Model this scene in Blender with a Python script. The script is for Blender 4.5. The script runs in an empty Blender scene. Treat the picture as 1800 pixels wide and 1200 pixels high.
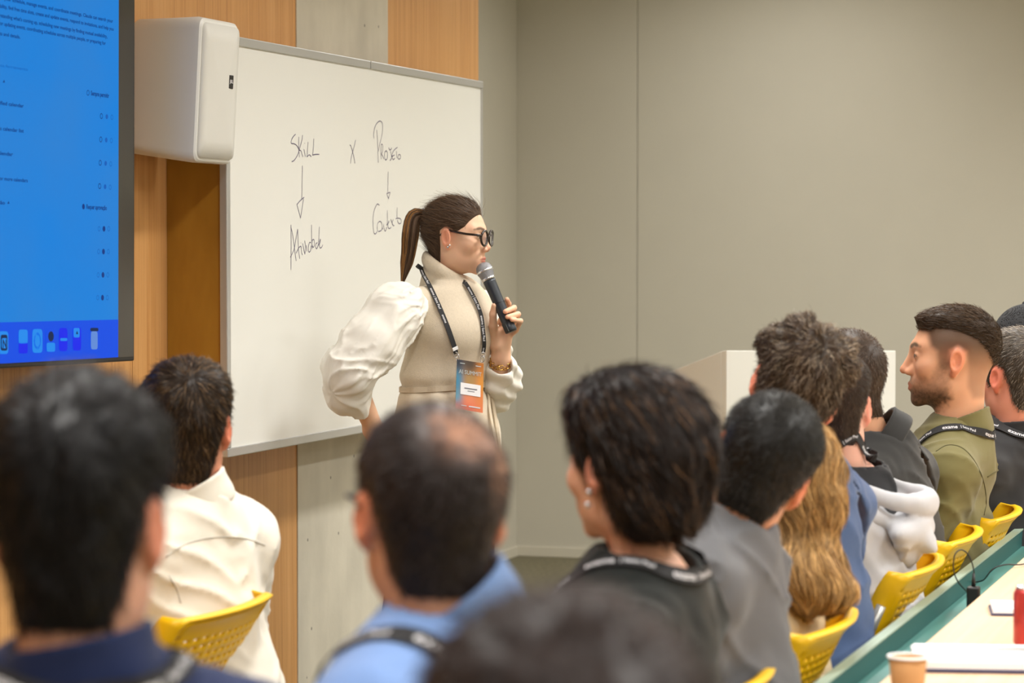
import bpy, math, random
import numpy as np
from mathutils import Matrix, Vector

# ---------------------------------------------------------------- camera, world, lights, exposure
SC = bpy.context.scene
COL = SC.collection
FPX, CAMH, PITCH = 4800.0, 1.52, math.atan(167 / 4800.0)
cam_d = bpy.data.cameras.new('camera')
cam = bpy.data.objects.new('camera', cam_d)
COL.objects.link(cam)
cam_d.sensor_width = 36.0
cam_d.lens = FPX / 1800 * 36.0
cam.location = (0, 0, CAMH)
cam.rotation_euler = (math.pi / 2 - PITCH, 0, 0)
cam_d.clip_end = 60
cam_d.dof.use_dof = True
cam_d.dof.focus_distance = 7.75
cam_d.dof.aperture_fstop = 4.6
SC.camera = cam

SC.view_settings.view_transform = 'Standard'
SC.view_settings.look = 'None'
SC.view_settings.gamma = 1.0
SC.view_settings.use_curve_mapping = False
SC.view_settings.exposure = 0.2

W = bpy.data.worlds.new('world')
SC.world = W
W.use_nodes = True
W.node_tree.nodes['Background'].inputs[0].default_value = (1.0, 0.95, 0.86, 1)
W.node_tree.nodes['Background'].inputs[1].default_value = 0.05

# wall frame: s runs along the front wall (away from the camera), t out of it into the room
TH = math.atan(1527 / FPX)
D2 = np.array([math.sin(TH), math.cos(TH)])
N2 = np.array([math.cos(TH), -math.sin(TH)])
P0 = np.array([-0.5244, 9.22])
CEIL = 3.15
ROOM_S0, ROOM_S1, ROOM_T1 = -10.6, 4.15, 7.2
RECESS = -0.745

def wst(s, t, z):
    p = P0 + s * D2 + t * N2
    return (float(p[0]), float(p[1]), z)

WALLROT = math.atan2(D2[1], D2[0])     # local x -> along wall

LIGHT_COL = (1.0, 0.98, 0.94)
for i, t in enumerate((1.75, 4.1, 6.2)):
    for j, s in enumerate((-8.6, -6.0, -3.6, -1.2, 0.9, 2.75)):
        if j == 5 and i == 0: t = 0.75      # the lamp over the recess sits closer to the wall
        ld = bpy.data.lights.new('ceiling_lamp', 'AREA')
        ld.shape = 'RECTANGLE'
        ld.size, ld.size_y = 1.2, 0.28
        ld.energy = (34, 46, 48)[i] * (((.72, .85, .75)[i]) if j == 5 else 1.0)
        ld.color = LIGHT_COL
        ld.spread = math.radians((158, 148, 140)[i] if j == 5 else 150)
        lo = bpy.data.objects.new('ceiling_lamp', ld)
        COL.objects.link(lo)
        lo.location = wst(s, t, CEIL - 0.03)
        lo.rotation_euler = (0, 0, WALLROT)

# ---------------------------------------------------------------- helpers
def ray(x, y):
    u, v = (x - 900) / FPX, (600 - y) / FPX
    c, s = math.cos(PITCH), math.sin(PITCH)
    return np.array([u, c + s * v, -s + c * v])

def PX(x, y, z):
    """point of the place that stands z metres in front of the camera on the ray of pixel x, y"""
    r = ray(x, y)
    r = r / r[1] * z
    return np.array([r[0], r[1], CAMH + r[2]])

def on_wall(x, y, t):
    """(s, height) where the ray of a pixel meets the plane parallel to the front wall at offset t"""
    r = ray(x, y)
    base = P0 + t * N2
    n = N2
    k = (base @ n) / (r[:2] @ n)
    p = r * k
    return float((p[:2] - base) @ D2), float(CAMH + p[2])

def link(o, parent=None):
    COL.objects.link(o)
    if parent is not None:
        o.parent = parent
    return o

def tag(o, label=None, cat=None, group=None, kind=None):
    if label: o['label'] = label
    if cat: o['category'] = cat
    if group: o['group'] = group
    if kind: o['kind'] = kind
    return o

def empty(name, loc=(0, 0, 0), rz=0.0):
    o = bpy.data.objects.new(name, None)
    o.empty_display_size = 0.1
    o.location = loc
    o.rotation_euler = (0, 0, rz)
    return link(o)

def mesh(name, V, F, mat=None, parent=None, smooth=True, cols=None):
    """V (n,3); F list of int arrays (m,3) / (m,4) or list of tuples"""
    me = bpy.data.meshes.new(name)
    V = np.asarray(V, dtype=np.float32)
    if isinstance(F, np.ndarray):
        F = [F]
    if len(F) and isinstance(F[0], np.ndarray):
        F = [f for f in F if len(f)]
        nl = sum(f.size for f in F); npol = sum(len(f) for f in F)
        me.vertices.add(len(V)); me.vertices.foreach_set('co', V.ravel())
        me.loops.add(nl); me.polygons.add(npol)
        me.loops.foreach_set('vertex_index', np.concatenate([f.ravel() for f in F]).astype(np.int32))
        tot = np.concatenate([np.full(len(f), f.shape[1]) for f in F]).astype(np.int32)
        st = np.concatenate([[0], np.cumsum(tot)[:-1]]).astype(np.int32)
        me.polygons.foreach_set('loop_start', st)
        me.update(calc_edges=True)
    else:
        me.from_pydata([tuple(map(float, v)) for v in V], [], [tuple(map(int, f)) for f in F])
        me.update()
    if smooth == 'auto':
        me.polygons.foreach_set('use_smooth', np.ones(len(me.polygons), dtype=bool)); me.set_sharp_from_angle(angle=math.radians(32))
    elif smooth:
        me.polygons.foreach_set('use_smooth', np.ones(len(me.polygons), dtype=bool))
    if cols is not None:
        a = me.color_attributes.new('Col', 'FLOAT_COLOR', 'POINT')
        c4 = np.ones((len(V), 4), dtype=np.float32); c4[:, :3] = cols
        a.data.foreach_set('color', c4.ravel())
    if mat is not None:
        me.materials.append(mat)
    o = bpy.data.objects.new(name, me)
    return link(o, parent)

class MB:
    """collects boxes, tubes, lathes into one mesh"""
    def __init__(self):
        self.v, self.f = [], []
    def add(self, V, F):
        k = len(self.v)
        self.v += [tuple(map(float, p)) for p in V]
        self.f += [tuple(int(i) + k for i in q) for q in F]
        return self
    def box(self, lo, hi, M=None):
        (a, b, c), (d, e, g) = lo, hi
        V = [(a, b, c), (d, b, c), (d, e, c), (a, e, c), (a, b, g), (d, b, g), (d, e, g), (a, e, g)]
        if M is not None: V = [tuple(M @ Vector(p)) for p in V]
        return self.add(V, [(0, 3, 2, 1), (4, 5, 6, 7), (0, 1, 5, 4), (1, 2, 6, 5), (2, 3, 7, 6), (3, 0, 4, 7)])
    def tube(self, pts, r, seg=10, closed=False, cap=True):
        pts = [np.asarray(p, float) for p in pts]; n = len(pts)
        rs = r if hasattr(r, '__len__') else [r] * n
        V, F = [], []
        up = None
        for i in range(n):
            a = pts[i - 1] if (i or closed) else pts[i]
            b = pts[(i + 1) % n] if (i < n - 1 or closed) else pts[i]
            t = b - a; t = t / (np.linalg.norm(t) + 1e-12)
            if up is None:
                up = np.cross(t, [0.3, 0.2, 1.0]);
                if np.linalg.norm(up) < 1e-3: up = np.cross(t, [1, 0, 0])
            up = up - t * (up @ t); up /= np.linalg.norm(up) + 1e-12
            w = np.cross(t, up)
            for k in range(seg):
                an = 2 * math.pi * k / seg
                V.append(pts[i] + rs[i] * (math.cos(an) * up + math.sin(an) * w))
        m = n if closed else n - 1
        for i in range(m):
            j = (i + 1) % n
            for k in range(seg):
                l = (k + 1) % seg
                F.append((i * seg + k, i * seg + l, j * seg + l, j * seg + k))
        if cap and not closed:
            F.append(tuple(range(seg - 1, -1, -1))); F.append(tuple((n - 1) * seg + k for k in range(seg)))
        return self.add(V, F)
    def lathe(self, prof, seg=24, M=None, cap=True):
        V, F = [], []
        for (r, z) in prof:
            for k in range(seg):
                a = 2 * math.pi * k / seg
                V.append((r * math.cos(a), r * math.sin(a), z))
        n = len(prof)
        for i in range(n - 1):
            for k in range(seg):
                l = (k + 1) % seg
                F.append((i * seg + k, i * seg + l, (i + 1) * seg + l, (i + 1) * seg + k))
        if cap:
            F.append(tuple(range(seg - 1, -1, -1))); F.append(tuple((n - 1) * seg + k for k in range(seg)))
        if M is not None: V = [tuple(M @ Vector(p)) for p in V]
        return self.add(V, F)
    def build(self, name, mat, parent=None, smooth=False, bevel=0.0, segs=2):
        o = mesh(name, np.array(self.v), self.f, mat, parent, smooth)
        if bevel:
            m = o.modifiers.new('bevel', 'BEVEL'); m.width = bevel; m.segments = segs; m.limit_method = 'ANGLE'
            m.harden_normals = False
        return o

def spline(pts, n):
    """Catmull-Rom through pts, n samples"""
    p = np.asarray(pts, float); m = len(p)
    q = np.vstack([2 * p[0] - p[1], p, 2 * p[-1] - p[-2]])
    out = []
    for u in np.linspace(0, m - 1, n):
        i = min(int(u), m - 2); t = u - i
        a, b, c, d = q[i], q[i + 1], q[i + 2], q[i + 3]
        out.append(0.5 * (2 * b + (c - a) * t + (2 * a - 5 * b + 4 * c - d) * t * t + (3 * b - a - 3 * c + d) * t ** 3))
    return np.array(out)

_txt = {}
def text_mesh(body, bold=0.0):
    """flat outline text as (verts (n,2), faces); height 1 = cap height about 0.7"""
    key = (body, bold)
    if key in _txt: return _txt[key]
    cu = bpy.data.curves.new('txt', 'FONT'); cu.body = body; cu.offset = bold; cu.resolution_u = 3
    o = bpy.data.objects.new('txt', cu); COL.objects.link(o)
    dg = bpy.context.evaluated_depsgraph_get(); dg.update()
    me = o.evaluated_get(dg).to_mesh()
    V = np.array([(v.co.x, v.co.y) for v in me.vertices]).reshape(-1, 2)
    F = [tuple(p.vertices) for p in me.polygons]
    o.evaluated_get(dg).to_mesh_clear()
    bpy.data.objects.remove(o); bpy.data.curves.remove(cu)
    _txt[key] = (V, F)
    return V, F

# ---------------------------------------------------------------- materials
def srgb(r, g, b):
    f = lambda c: (c / 255 / 12.92) if c / 255 <= 0.04045 else ((c / 255 + 0.055) / 1.055) ** 2.4
    return (f(r), f(g), f(b))

def mat(name, col, rough=0.5, metal=0.0, spec=0.5, noise=0.0, nscale=20.0, bump=0.0, bscale=200.0, attr=False,
        sss=0.0, sheen=0.0, emit=None, estr=1.0, stretch=(1, 1, 1), coat=0.0):
    m = bpy.data.materials.new(name); m.use_nodes = True
    nt = m.node_tree; b = nt.nodes['Principled BSDF']
    b.inputs['Base Color'].default_value = (*col, 1)
    b.inputs['Roughness'].default_value = rough
    b.inputs['Metallic'].default_value = metal
    b.inputs['Specular IOR Level'].default_value = spec
    b.inputs['Sheen Weight'].default_value = sheen
    b.inputs['Coat Weight'].default_value = coat
    if sss:
        b.inputs['Subsurface Weight'].default_value = sss
        b.inputs['Subsurface Radius'].default_value = (1.0, 0.35, 0.2)
        b.inputs['Subsurface Scale'].default_value = 0.008
    src = None
    if attr:
        a = nt.nodes.new('ShaderNodeAttribute'); a.attribute_name = 'Col'; src = a.outputs['Color']
    if noise or bump:
        tc = nt.nodes.new('ShaderNodeTexCoord'); mp = nt.nodes.new('ShaderNodeMapping')
        mp.inputs['Scale'].default_value = stretch
        nt.links.new(tc.outputs['Object'], mp.inputs['Vector'])
    if noise:
        n = nt.nodes.new('ShaderNodeTexNoise'); n.inputs['Scale'].default_value = nscale; n.inputs['Detail'].default_value = 5
        nt.links.new(mp.outputs[0], n.inputs['Vector'])
        mr = nt.nodes.new('ShaderNodeMapRange')
        mr.inputs['From Min'].default_value = 0.25; mr.inputs['From Max'].default_value = 0.75
        mr.inputs['To Min'].default_value = 1 - noise; mr.inputs['To Max'].default_value = 1 + noise
        nt.links.new(n.outputs['Fac'], mr.inputs['Value'])
        mx = nt.nodes.new('ShaderNodeMix'); mx.data_type = 'RGBA'; mx.blend_type = 'MULTIPLY'
        mx.inputs['Factor'].default_value = 1.0
        mx.inputs['A'].default_value = (*col, 1)
        if src is not None: nt.links.new(src, mx.inputs['A'])
        cb = nt.nodes.new('ShaderNodeCombineColor')
        for k in range(3): nt.links.new(mr.outputs[0], cb.inputs[k])
        nt.links.new(cb.outputs[0], mx.inputs['B'])
        src = mx.outputs['Result']
    if src is not None:
        nt.links.new(src, b.inputs['Base Color'])
    if bump:
        n2 = nt.nodes.new('ShaderNodeTexNoise'); n2.inputs['Scale'].default_value = bscale; n2.inputs['Detail'].default_value = 3
        nt.links.new(mp.outputs[0], n2.inputs['Vector'])
        bp = nt.nodes.new('ShaderNodeBump'); bp.inputs['Strength'].default_value = bump; bp.inputs['Distance'].default_value = 0.002
        nt.links.new(n2.outputs['Fac'], bp.inputs['Height']); nt.links.new(bp.outputs[0], b.inputs['Normal'])
    if emit is not None:
        b.inputs['Emission Color'].default_value = (*emit, 1); b.inputs['Emission Strength'].default_value = estr
    return m

def wood_mat(name, c1, c2, c3, freq=170.0, rough=0.45, axis='X', bump=0.4):
    """vertical-grain veneer with fine grooves; stripes run up local z, vary along `axis`"""
    m = bpy.data.materials.new(name); m.use_nodes = True
    nt = m.node_tree; b = nt.nodes['Principled BSDF']; b.inputs['Roughness'].default_value = rough
    tc = nt.nodes.new('ShaderNodeTexCoord'); mp = nt.nodes.new('ShaderNodeMapping')
    sc = {'X': (1, 0.02, 0.006), 'Y': (0.02, 1, 0.006)}[axis]
    mp.inputs['Scale'].default_value = sc
    nt.links.new(tc.outputs['Object'], mp.inputs['Vector'])
    n1 = nt.nodes.new('ShaderNodeTexNoise'); n1.inputs['Scale'].default_value = freq; n1.inputs['Detail'].default_value = 4
    n1.inputs['Roughness'].default_value = 0.7
    nt.links.new(mp.outputs[0], n1.inputs['Vector'])
    n2 = nt.nodes.new('ShaderNodeTexNoise'); n2.inputs['Scale'].default_value = freq * 0.16; n2.inputs['Detail'].default_value = 2
    nt.links.new(mp.outputs[0], n2.inputs['Vector'])
    ad = nt.nodes.new('ShaderNodeMath'); ad.operation = 'MULTIPLY_ADD'
    nt.links.new(n2.outputs['Fac'], ad.inputs[0]); ad.inputs[1].default_value = 0.45
    nt.links.new(n1.outputs['Fac'], ad.inputs[2])
    cr = nt.nodes.new('ShaderNodeValToRGB')
    cr.color_ramp.elements[0].position = 0.52; cr.color_ramp.elements[0].color = (*c1, 1)
    cr.color_ramp.elements[1].position = 0.92; cr.color_ramp.elements[1].color = (*c3, 1)
    e = cr.color_ramp.elements.new(0.7); e.color = (*c2, 1)
    nt.links.new(ad.outputs[0], cr.inputs[0]); nt.links.new(cr.outputs[0], b.inputs['Base Color'])
    bp = nt.nodes.new('ShaderNodeBump'); bp.inputs['Strength'].default_value = bump; bp.inputs['Distance'].default_value = 0.003
    nt.links.new(n1.outputs['Fac'], bp.inputs['Height']); nt.links.new(bp.outputs[0], b.inputs['Normal'])
    return m

def concrete_mat():
    m = mat('concrete', srgb(206, 200, 184), rough=0.75, noise=0.10, nscale=3.5, bump=0.25, bscale=60)
    nt = m.node_tree; b = nt.nodes['Principled BSDF']
    tc = nt.nodes.new('ShaderNodeTexCoord')
    mp = nt.nodes.new('ShaderNodeMapping'); mp.inputs['Scale'].default_value = (4, 4, 1.8)
    nt.links.new(tc.outputs['Object'], mp.inputs[0])
    v = nt.nodes.new('ShaderNodeTexNoise'); v.inputs['Scale'].default_value = 1.6; v.inputs['Detail'].default_value = 8
    nt.links.new(mp.outputs[0], v.inputs['Vector'])
    r = nt.nodes.new('ShaderNodeMapRange'); r.inputs['From Min'].default_value = 0.35; r.inputs['From Max'].default_value = 0.7
    r.inputs['To Min'].default_value = 0.90; r.inputs['To Max'].default_value = 1.06
    nt.links.new(v.outputs['Fac'], r.inputs[0])
    # air holes
    vo = nt.nodes.new('ShaderNodeTexVoronoi'); vo.inputs['Scale'].default_value = 9.0
    nt.links.new(tc.outputs['Object'], vo.inputs['Vector'])
    h = nt.nodes.new('ShaderNodeMapRange'); h.inputs['From Min'].default_value = 0.035; h.inputs['From Max'].default_value = 0.06
    h.inputs['To Min'].default_value = 0.35; h.inputs['To Max'].default_value = 1.0
    nt.links.new(vo.outputs['Distance'], h.inputs[0])
    mu = nt.nodes.new('ShaderNodeMath'); mu.operation = 'MULTIPLY'
    nt.links.new(r.outputs[0], mu.inputs[0]); nt.links.new(h.outputs[0], mu.inputs[1])
    cb = nt.nodes.new('ShaderNodeCombineColor')
    for k in range(3): nt.links.new(mu.outputs[0], cb.inputs[k])
    old = b.inputs['Base Color'].links[0].from_socket
    mx = nt.nodes.new('ShaderNodeMix'); mx.data_type = 'RGBA'; mx.blend_type = 'MULTIPLY'; mx.inputs['Factor'].default_value = 1
    nt.links.new(old, mx.inputs['A']); nt.links.new(cb.outputs[0], mx.inputs['B'])
    nt.links.new(mx.outputs['Result'], b.inputs['Base Color'])
    return m

def carpet_mat():
    m = mat('carpet', srgb(128, 122, 100), rough=0.95, noise=0.28, nscale=55, bump=0.9, bscale=900, spec=0.1)
    return m

M = dict(
    wall=mat('painted_wall', srgb(200, 195, 181), rough=0.85, noise=0.015, nscale=4, bump=0.08, bscale=350),
    ceil=mat('ceiling_paint', srgb(205, 203, 195), rough=0.9),
    carpet=carpet_mat(), concrete=concrete_mat(),
    skirting=mat('skirting_paint', srgb(210, 204, 188), rough=0.5),
    wood=wood_mat('slatted_veneer', srgb(186, 128, 70), srgb(212, 156, 94), srgb(224, 172, 112), freq=230),
    wood_side=wood_mat('plain_veneer', srgb(150, 104, 26), srgb(166, 118, 34), srgb(180, 132, 44), freq=260, bump=0.1),
    white_gloss=mat('board_enamel', srgb(236, 236, 231), rough=0.22, spec=0.5, coat=0.2),
    alu=mat('aluminium', srgb(196, 196, 194), rough=0.38, metal=0.55),
    ink=mat('marker_ink', srgb(92, 82, 112), rough=0.6),
    plastic_white=mat('white_plastic', srgb(236, 236, 232), rough=0.42),
    plastic_grille=mat('white_grille', srgb(224, 223, 217), rough=0.55, bump=0.25, bscale=700),
    black=mat('black_plastic', srgb(20, 20, 21), rough=0.45),
    dark_glass=mat('dark_screen_glass', srgb(52, 50, 46), rough=0.28, spec=0.6),
    lam_white=mat('white_laminate', srgb(234, 233, 226), rough=0.4),
    yellow=mat('yellow_plastic', srgb(242, 190, 10), rough=0.38, sss=0.0),
    grey_metal=mat('grey_metal', srgb(190, 190, 186), rough=0.35, metal=0.6),
    teal=mat('teal_metal', srgb(18, 80, 78), rough=0.45),
    teal_light=mat('teal_tray', srgb(74, 132, 126), rough=0.5),
    rim_grey=mat('trough_edging', srgb(146, 164, 148), rough=0.5),
    oak=wood_mat('oak_top', srgb(214, 174, 136), srgb(222, 184, 148), srgb(230, 194, 160), freq=60, axis='Y', bump=0.03),
    paper=mat('paper', srgb(244, 244, 246), rough=0.8),
    cardboard=mat('kraft_paper', srgb(180, 130, 78), rough=0.8, noise=0.05, nscale=60),
    red=mat('red_can', srgb(186, 62, 58), rough=0.3, metal=0.3, noise=0.12, nscale=60),
    silver=mat('silver', srgb(214, 214, 214), rough=0.25, metal=0.9),
    gold=mat('gold', srgb(214, 170, 96), rough=0.22, metal=1.0),
    ribbon=mat('lanyard_ribbon', srgb(28, 27, 29), rough=0.75, bump=0.3, bscale=900),
    print_white=mat('white_print', srgb(222, 220, 224), rough=0.7),
)
ONLY = set('P0 P1 P2 P3 P4 P5 P6 P7 P8 P9 P10 P11 P12 P13'.split())
# ---------------------------------------------------------------- the room
def wall_obj(name, kind='structure'):
    o = empty(name, (P0[0], P0[1], 0), WALLROT)   # local x = s, local y = -t
    return tag(o, kind=kind)

def wbox(name, s0, s1, t0, t1, z0, z1, m, parent=None, bevel=0.0):
    """box in wall coordinates; local x = s, local y = -t"""
    mb = MB().box((s0, -t1, z0), (s1, -t0, z1))
    o = mb.build(name, m, parent, bevel=bevel)
    if parent is None:
        o.location = (P0[0], P0[1], 0); o.rotation_euler = (0, 0, WALLROT)
    return o

S_CONC0 = on_wall(520, 300, 0)[0]
S_CONC1 = on_wall(680, 60, 0)[0]
S_END = on_wall(841, 60, 0)[0]
fl = wbox('floor', ROOM_S0, ROOM_S1, RECESS, ROOM_T1, -0.05, 0.0, M['carpet']); tag(fl, kind='structure')
ce = wbox('ceiling', ROOM_S0, ROOM_S1, RECESS, ROOM_T1, CEIL, CEIL + 0.05, M['ceil']); tag(ce, kind='structure')
wf = wbox('wall_front', ROOM_S0, S_END - 0.004, RECESS - 0.1, -0.03, 0.0, CEIL, M['wall']); tag(wf, kind='structure')
# cladding pieces sit on the wall: slatted veneer, a bare concrete pillar, slatted veneer again
panel_w = 1.2
s = S_CONC0
k = 0
while s > ROOM_S0 + 0.05:
    a = max(s - panel_w, ROOM_S0)
    wbox('veneer_panel', a + (0.0015 if k else 0.0015), s - (0.0015 if k else 0), -0.03, 0.0, 0.045, CEIL, M['wood'], wf)
    s = a; k += 1
wbox('concrete_pillar', S_CONC0, S_CONC1, -0.03, 0.004, 0.0, CEIL, M['concrete'], wf)
wbox('veneer_panel', S_CONC1, S_END, -0.03, 0.0, 0.045, CEIL, M['wood'], wf)
wr = wbox('wall_recess', S_END - 0.1, ROOM_S1 + 0.1, RECESS - 0.1, RECESS, 0.0, CEIL, M['wall']); tag(wr, kind='structure')
# far wall: two plaster fields with a groove between them
rx = ray(1120, 500)
pp = P0 + ROOM_S1 * D2
kk = (pp @ D2) / (rx[:2] @ D2)
T_SEAM = float((rx[:2] * kk - P0) @ N2)
wr2 = wbox('wall_right', ROOM_S1 + 0.012, ROOM_S1 + 0.12, RECESS - 0.1, ROOM_T1 + 0.1, 0.0, CEIL, M['wall']); tag(wr2, kind='structure')
wbox('plaster_field', ROOM_S1, ROOM_S1 + 0.012, RECESS, T_SEAM - 0.0015, 0.0, CEIL, M['wall'], wr2, bevel=0.002)
wbox('plaster_field', ROOM_S1, ROOM_S1 + 0.012, T_SEAM + 0.0015, ROOM_T1, 0.0, CEIL, M['wall'], wr2, bevel=0.002)
wb = wbox('wall_back', ROOM_S0, ROOM_S1, ROOM_T1, ROOM_T1 + 0.1, 0.0, CEIL, M['wall']); tag(wb, kind='structure')
wl = wbox('wall_left', ROOM_S0 - 0.1, ROOM_S0, RECESS, ROOM_T1, 0.0, CEIL, M['wall']); tag(wl, kind='structure')
tag(wbox('baseboard_recess', S_END + 0.002, ROOM_S1, RECESS, RECESS + 0.012, 0.0, 0.049, M['skirting'], bevel=0.002), kind='structure')
tag(wbox('baseboard_right', ROOM_S1 - 0.012, ROOM_S1, RECESS + 0.012, ROOM_T1, 0.0, 0.049, M['skirting'], bevel=0.002), kind='structure')
tag(wbox('baseboard_front', ROOM_S0, S_END, 0.004, 0.016, 0.0, 0.045, M['skirting'], bevel=0.002), kind='structure')

# ---------------------------------------------------------------- whiteboard on its wooden casing
TB = 0.19
sb0, zb_top0 = on_wall(397, 62, TB)
sb1 = on_wall(848.5, 300, TB)[0]
zb1 = on_wall(627, 102.5, TB)[1]
zb0 = on_wall(627, 762.5, TB)[1]
casing = tag(empty('board_casing', (P0[0], P0[1], 0), WALLROT), 'golden wood casing behind the left edge of the whiteboard', 'casing')
mb = MB().box((sb0 + 0.012, -(TB - 0.022), zb0 + 0.02), (sb0 + 0.034, -0.001, zb1 - 0.01)); mb.build('side_panel', M['wood_side'], casing)
mb = MB().box((sb0 + 0.034, -(TB - 0.022), zb0 + 0.02), (sb1 - 0.3, -(TB - 0.04), zb1 - 0.02)); mb.build('back_panel', M['wood_side'], casing)
for zz in (zb0 + 0.02, zb1 - 0.042):
    MB().box((sb0 + 0.034, -(TB - 0.04), zz), (sb1 - 0.3, -0.001, zz + 0.022)).build('rail', M['wood_side'], casing)
board = tag(empty('whiteboard', (P0[0], P0[1], 0), WALLROT), 'large whiteboard in an aluminium frame with purple handwriting', 'whiteboard')
MB().box((sb0 + 0.004, -(TB - 0.004), zb0 + 0.006), (sb1 - 0.004, -(TB - 0.021), zb1 - 0.006)).build('writing_surface', M['white_gloss'], board)
FW = 0.026
smid = 0.5 * (sb0 + sb1)
for nm, a in (('bottom_rail', ((sb0, -TB - 0.003, zb0), (sb1, -(TB - 0.022), zb0 + FW))),
              ('top_rail', ((sb0, -TB - 0.003, zb1 - FW), (smid - 0.004, -(TB - 0.022), zb1))),
              ('top_rail', ((smid + 0.004, -TB - 0.003, zb1 - FW), (sb1, -(TB - 0.022), zb1))),
              ('side_rail', ((sb0, -TB - 0.002, zb0 + FW), (sb0 + FW, -(TB - 0.022), zb1 - FW))),
              ('side_rail', ((sb1 - 0.012, -TB - 0.002, zb0 + FW), (sb1, -(TB - 0.022), zb1 - FW)))):
    MB().box(*a).build(nm, M['alu'], board, bevel=0.003)
MB().box((smid - 0.004, -TB, zb1 - FW + 0.002), (smid + 0.004, -(TB - 0.022), zb1 - 0.006)).build('joint', M['black'], board)
# handwriting: pen strokes as thin ribbons on the enamel, given in pixels of the photo's crop
WORDS = [  # origin x, y, scale of the crop each word was read from, then its strokes
 (500, 225, 12.857, [[(250,140),(205,185),(165,250),(148,330),(165,350),(215,355),(270,390),(305,440),(325,510),(300,590),(260,670),(210,735),(160,760)],[(322,200),(320,400),(335,660)],[(405,160),(395,260),(345,440),(320,520)],
   [(320,520),(345,500),(375,525),(395,590),(415,650)],[(435,475),(455,560),(470,650)],[(452,335),(456,350)],[(530,310),(520,480),(505,655)],[(505,655),(530,625),(560,605),(605,645)],[(660,240),(655,400),(635,600)],[(630,610),(700,595),(785,595)]]),
 (490, 200, 4.284, [[(177,390),(173,640)],[(190,628),(160,655),(135,684)],[(137,684),(163,785)],[(163,785),(186,640)]]),
 (500, 380, 12.0, [[(135,180),(140,600),(135,1130)],[(135,230),(170,380),(205,640),(235,870),(245,940)],[(278,270),(240,480),(205,680),(160,790),(120,865)],[(278,280),(285,480),(295,700),(320,895)],[(245,780),(290,680),(330,635),(350,640)],
   [(350,640),(360,760),(380,815)],[(342,555),(346,568)],[(380,570),(410,720),(430,800)],[(425,510),(440,640),(430,800)],[(455,610),(475,740)],[(570,180),(572,450),(580,690)],[(555,560),(530,550),(505,620),(505,720),(522,755),(548,720),(560,620)],
   [(610,485),(585,510),(580,600),(605,655),(630,600),(625,510),(610,485)],[(735,220),(725,420),(715,620)],[(690,560),(665,575),(655,640),(675,685),(700,640),(712,590)],[(715,600),(745,560),(758,490),(745,510),(735,600),(750,665),(780,655),(805,600)]]),
 (500, 225, 12.857, [[(1475,380),(1500,410),(1540,540),(1575,700),(1590,800)],[(1605,270),(1570,430),(1540,540),(1510,650),(1490,800)]]),
 (645, 205, 14.12, [[(240,330),(255,520),(268,800),(272,1000),(280,1140)],[(170,540),(165,420),(190,280),(240,170),(310,110),(360,130),(385,200),(380,380),(350,540),(315,680),(285,850)],[(350,700),(345,860),(350,1050)],
   [(350,690),(375,685),(390,740),(385,850),(360,925)],[(360,930),(390,980),(415,1050)],[(475,840),(440,890),(435,1010),(465,1075),(500,1020),(505,900),(475,840)],[(540,770),(560,825),(595,810),(610,770)],[(580,850),(605,960),(600,1050),(565,1090)],
   [(755,760),(700,800),(640,880),(615,990)],[(610,995),(680,950)],[(620,1000),(650,1065),(690,1030)],[(730,850),(735,960),(745,1030)],[(800,935),(775,960),(770,1030),(795,1055),(825,1030),(830,960),(800,935)]]),
 (490, 200, 4.284, [[(823,435),(820,590)],[(812,600),(838,590)],[(813,603),(826,640)],[(838,592),(826,640)]]),
 (640, 340, 15.0, [[(400,310),(350,275),(300,350),(255,480),(235,640),(235,850),(255,1030),(295,1065),(335,1010)],[(350,1000),(345,870),(360,780),(415,735),(460,780),(475,880),(450,970),(370,1005)],[(475,900),(490,945)],[(510,800),(520,900),(550,990),(575,960),(590,880)],
   [(608,440),(612,640),(605,830)],[(590,835),(640,770),(655,710)],[(655,715),(625,800),(630,890),(665,925),(710,890)],[(700,680),(740,790),(770,850),(795,840)],[(765,680),(740,760),(745,830)],[(870,370),(865,520),(865,650)],[(830,670),(870,650),(945,655)],
   [(945,655),(975,700),(970,770),(930,795),(890,760),(875,690)]]),
]
def ribbon_strokes(word, width, off):
    ox, oy, sc_, strokes = word
    V, F = [], []
    for st in strokes:
        q = np.array([on_wall(ox + c[0] / sc_, oy + c[1] / sc_, TB - 0.004) for c in st])
        q = spline(q, max(2, 5 * len(q))) if len(q) > 2 else q
        tn = np.gradient(q, axis=0); tn /= np.linalg.norm(tn, axis=1, keepdims=True) + 1e-9
        nr = np.stack([-tn[:, 1], tn[:, 0]], 1) * width / 2
        k = len(V)
        for a, b in zip(q + nr, q - nr):
            V.append((a[0], -(TB - 0.004) - off, a[1])); V.append((b[0], -(TB - 0.004) - off, b[1]))
        for i in range(len(q) - 1):
            F.append((k + 2 * i, k + 2 * i + 1, k + 2 * i + 3, k + 2 * i + 2))
    return V, F
for w in WORDS:
    V, F = ribbon_strokes(w, 0.0030, 0.0006)
    mesh('handwriting', np.array(V), F, M['ink'], board, smooth=False)

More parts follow.
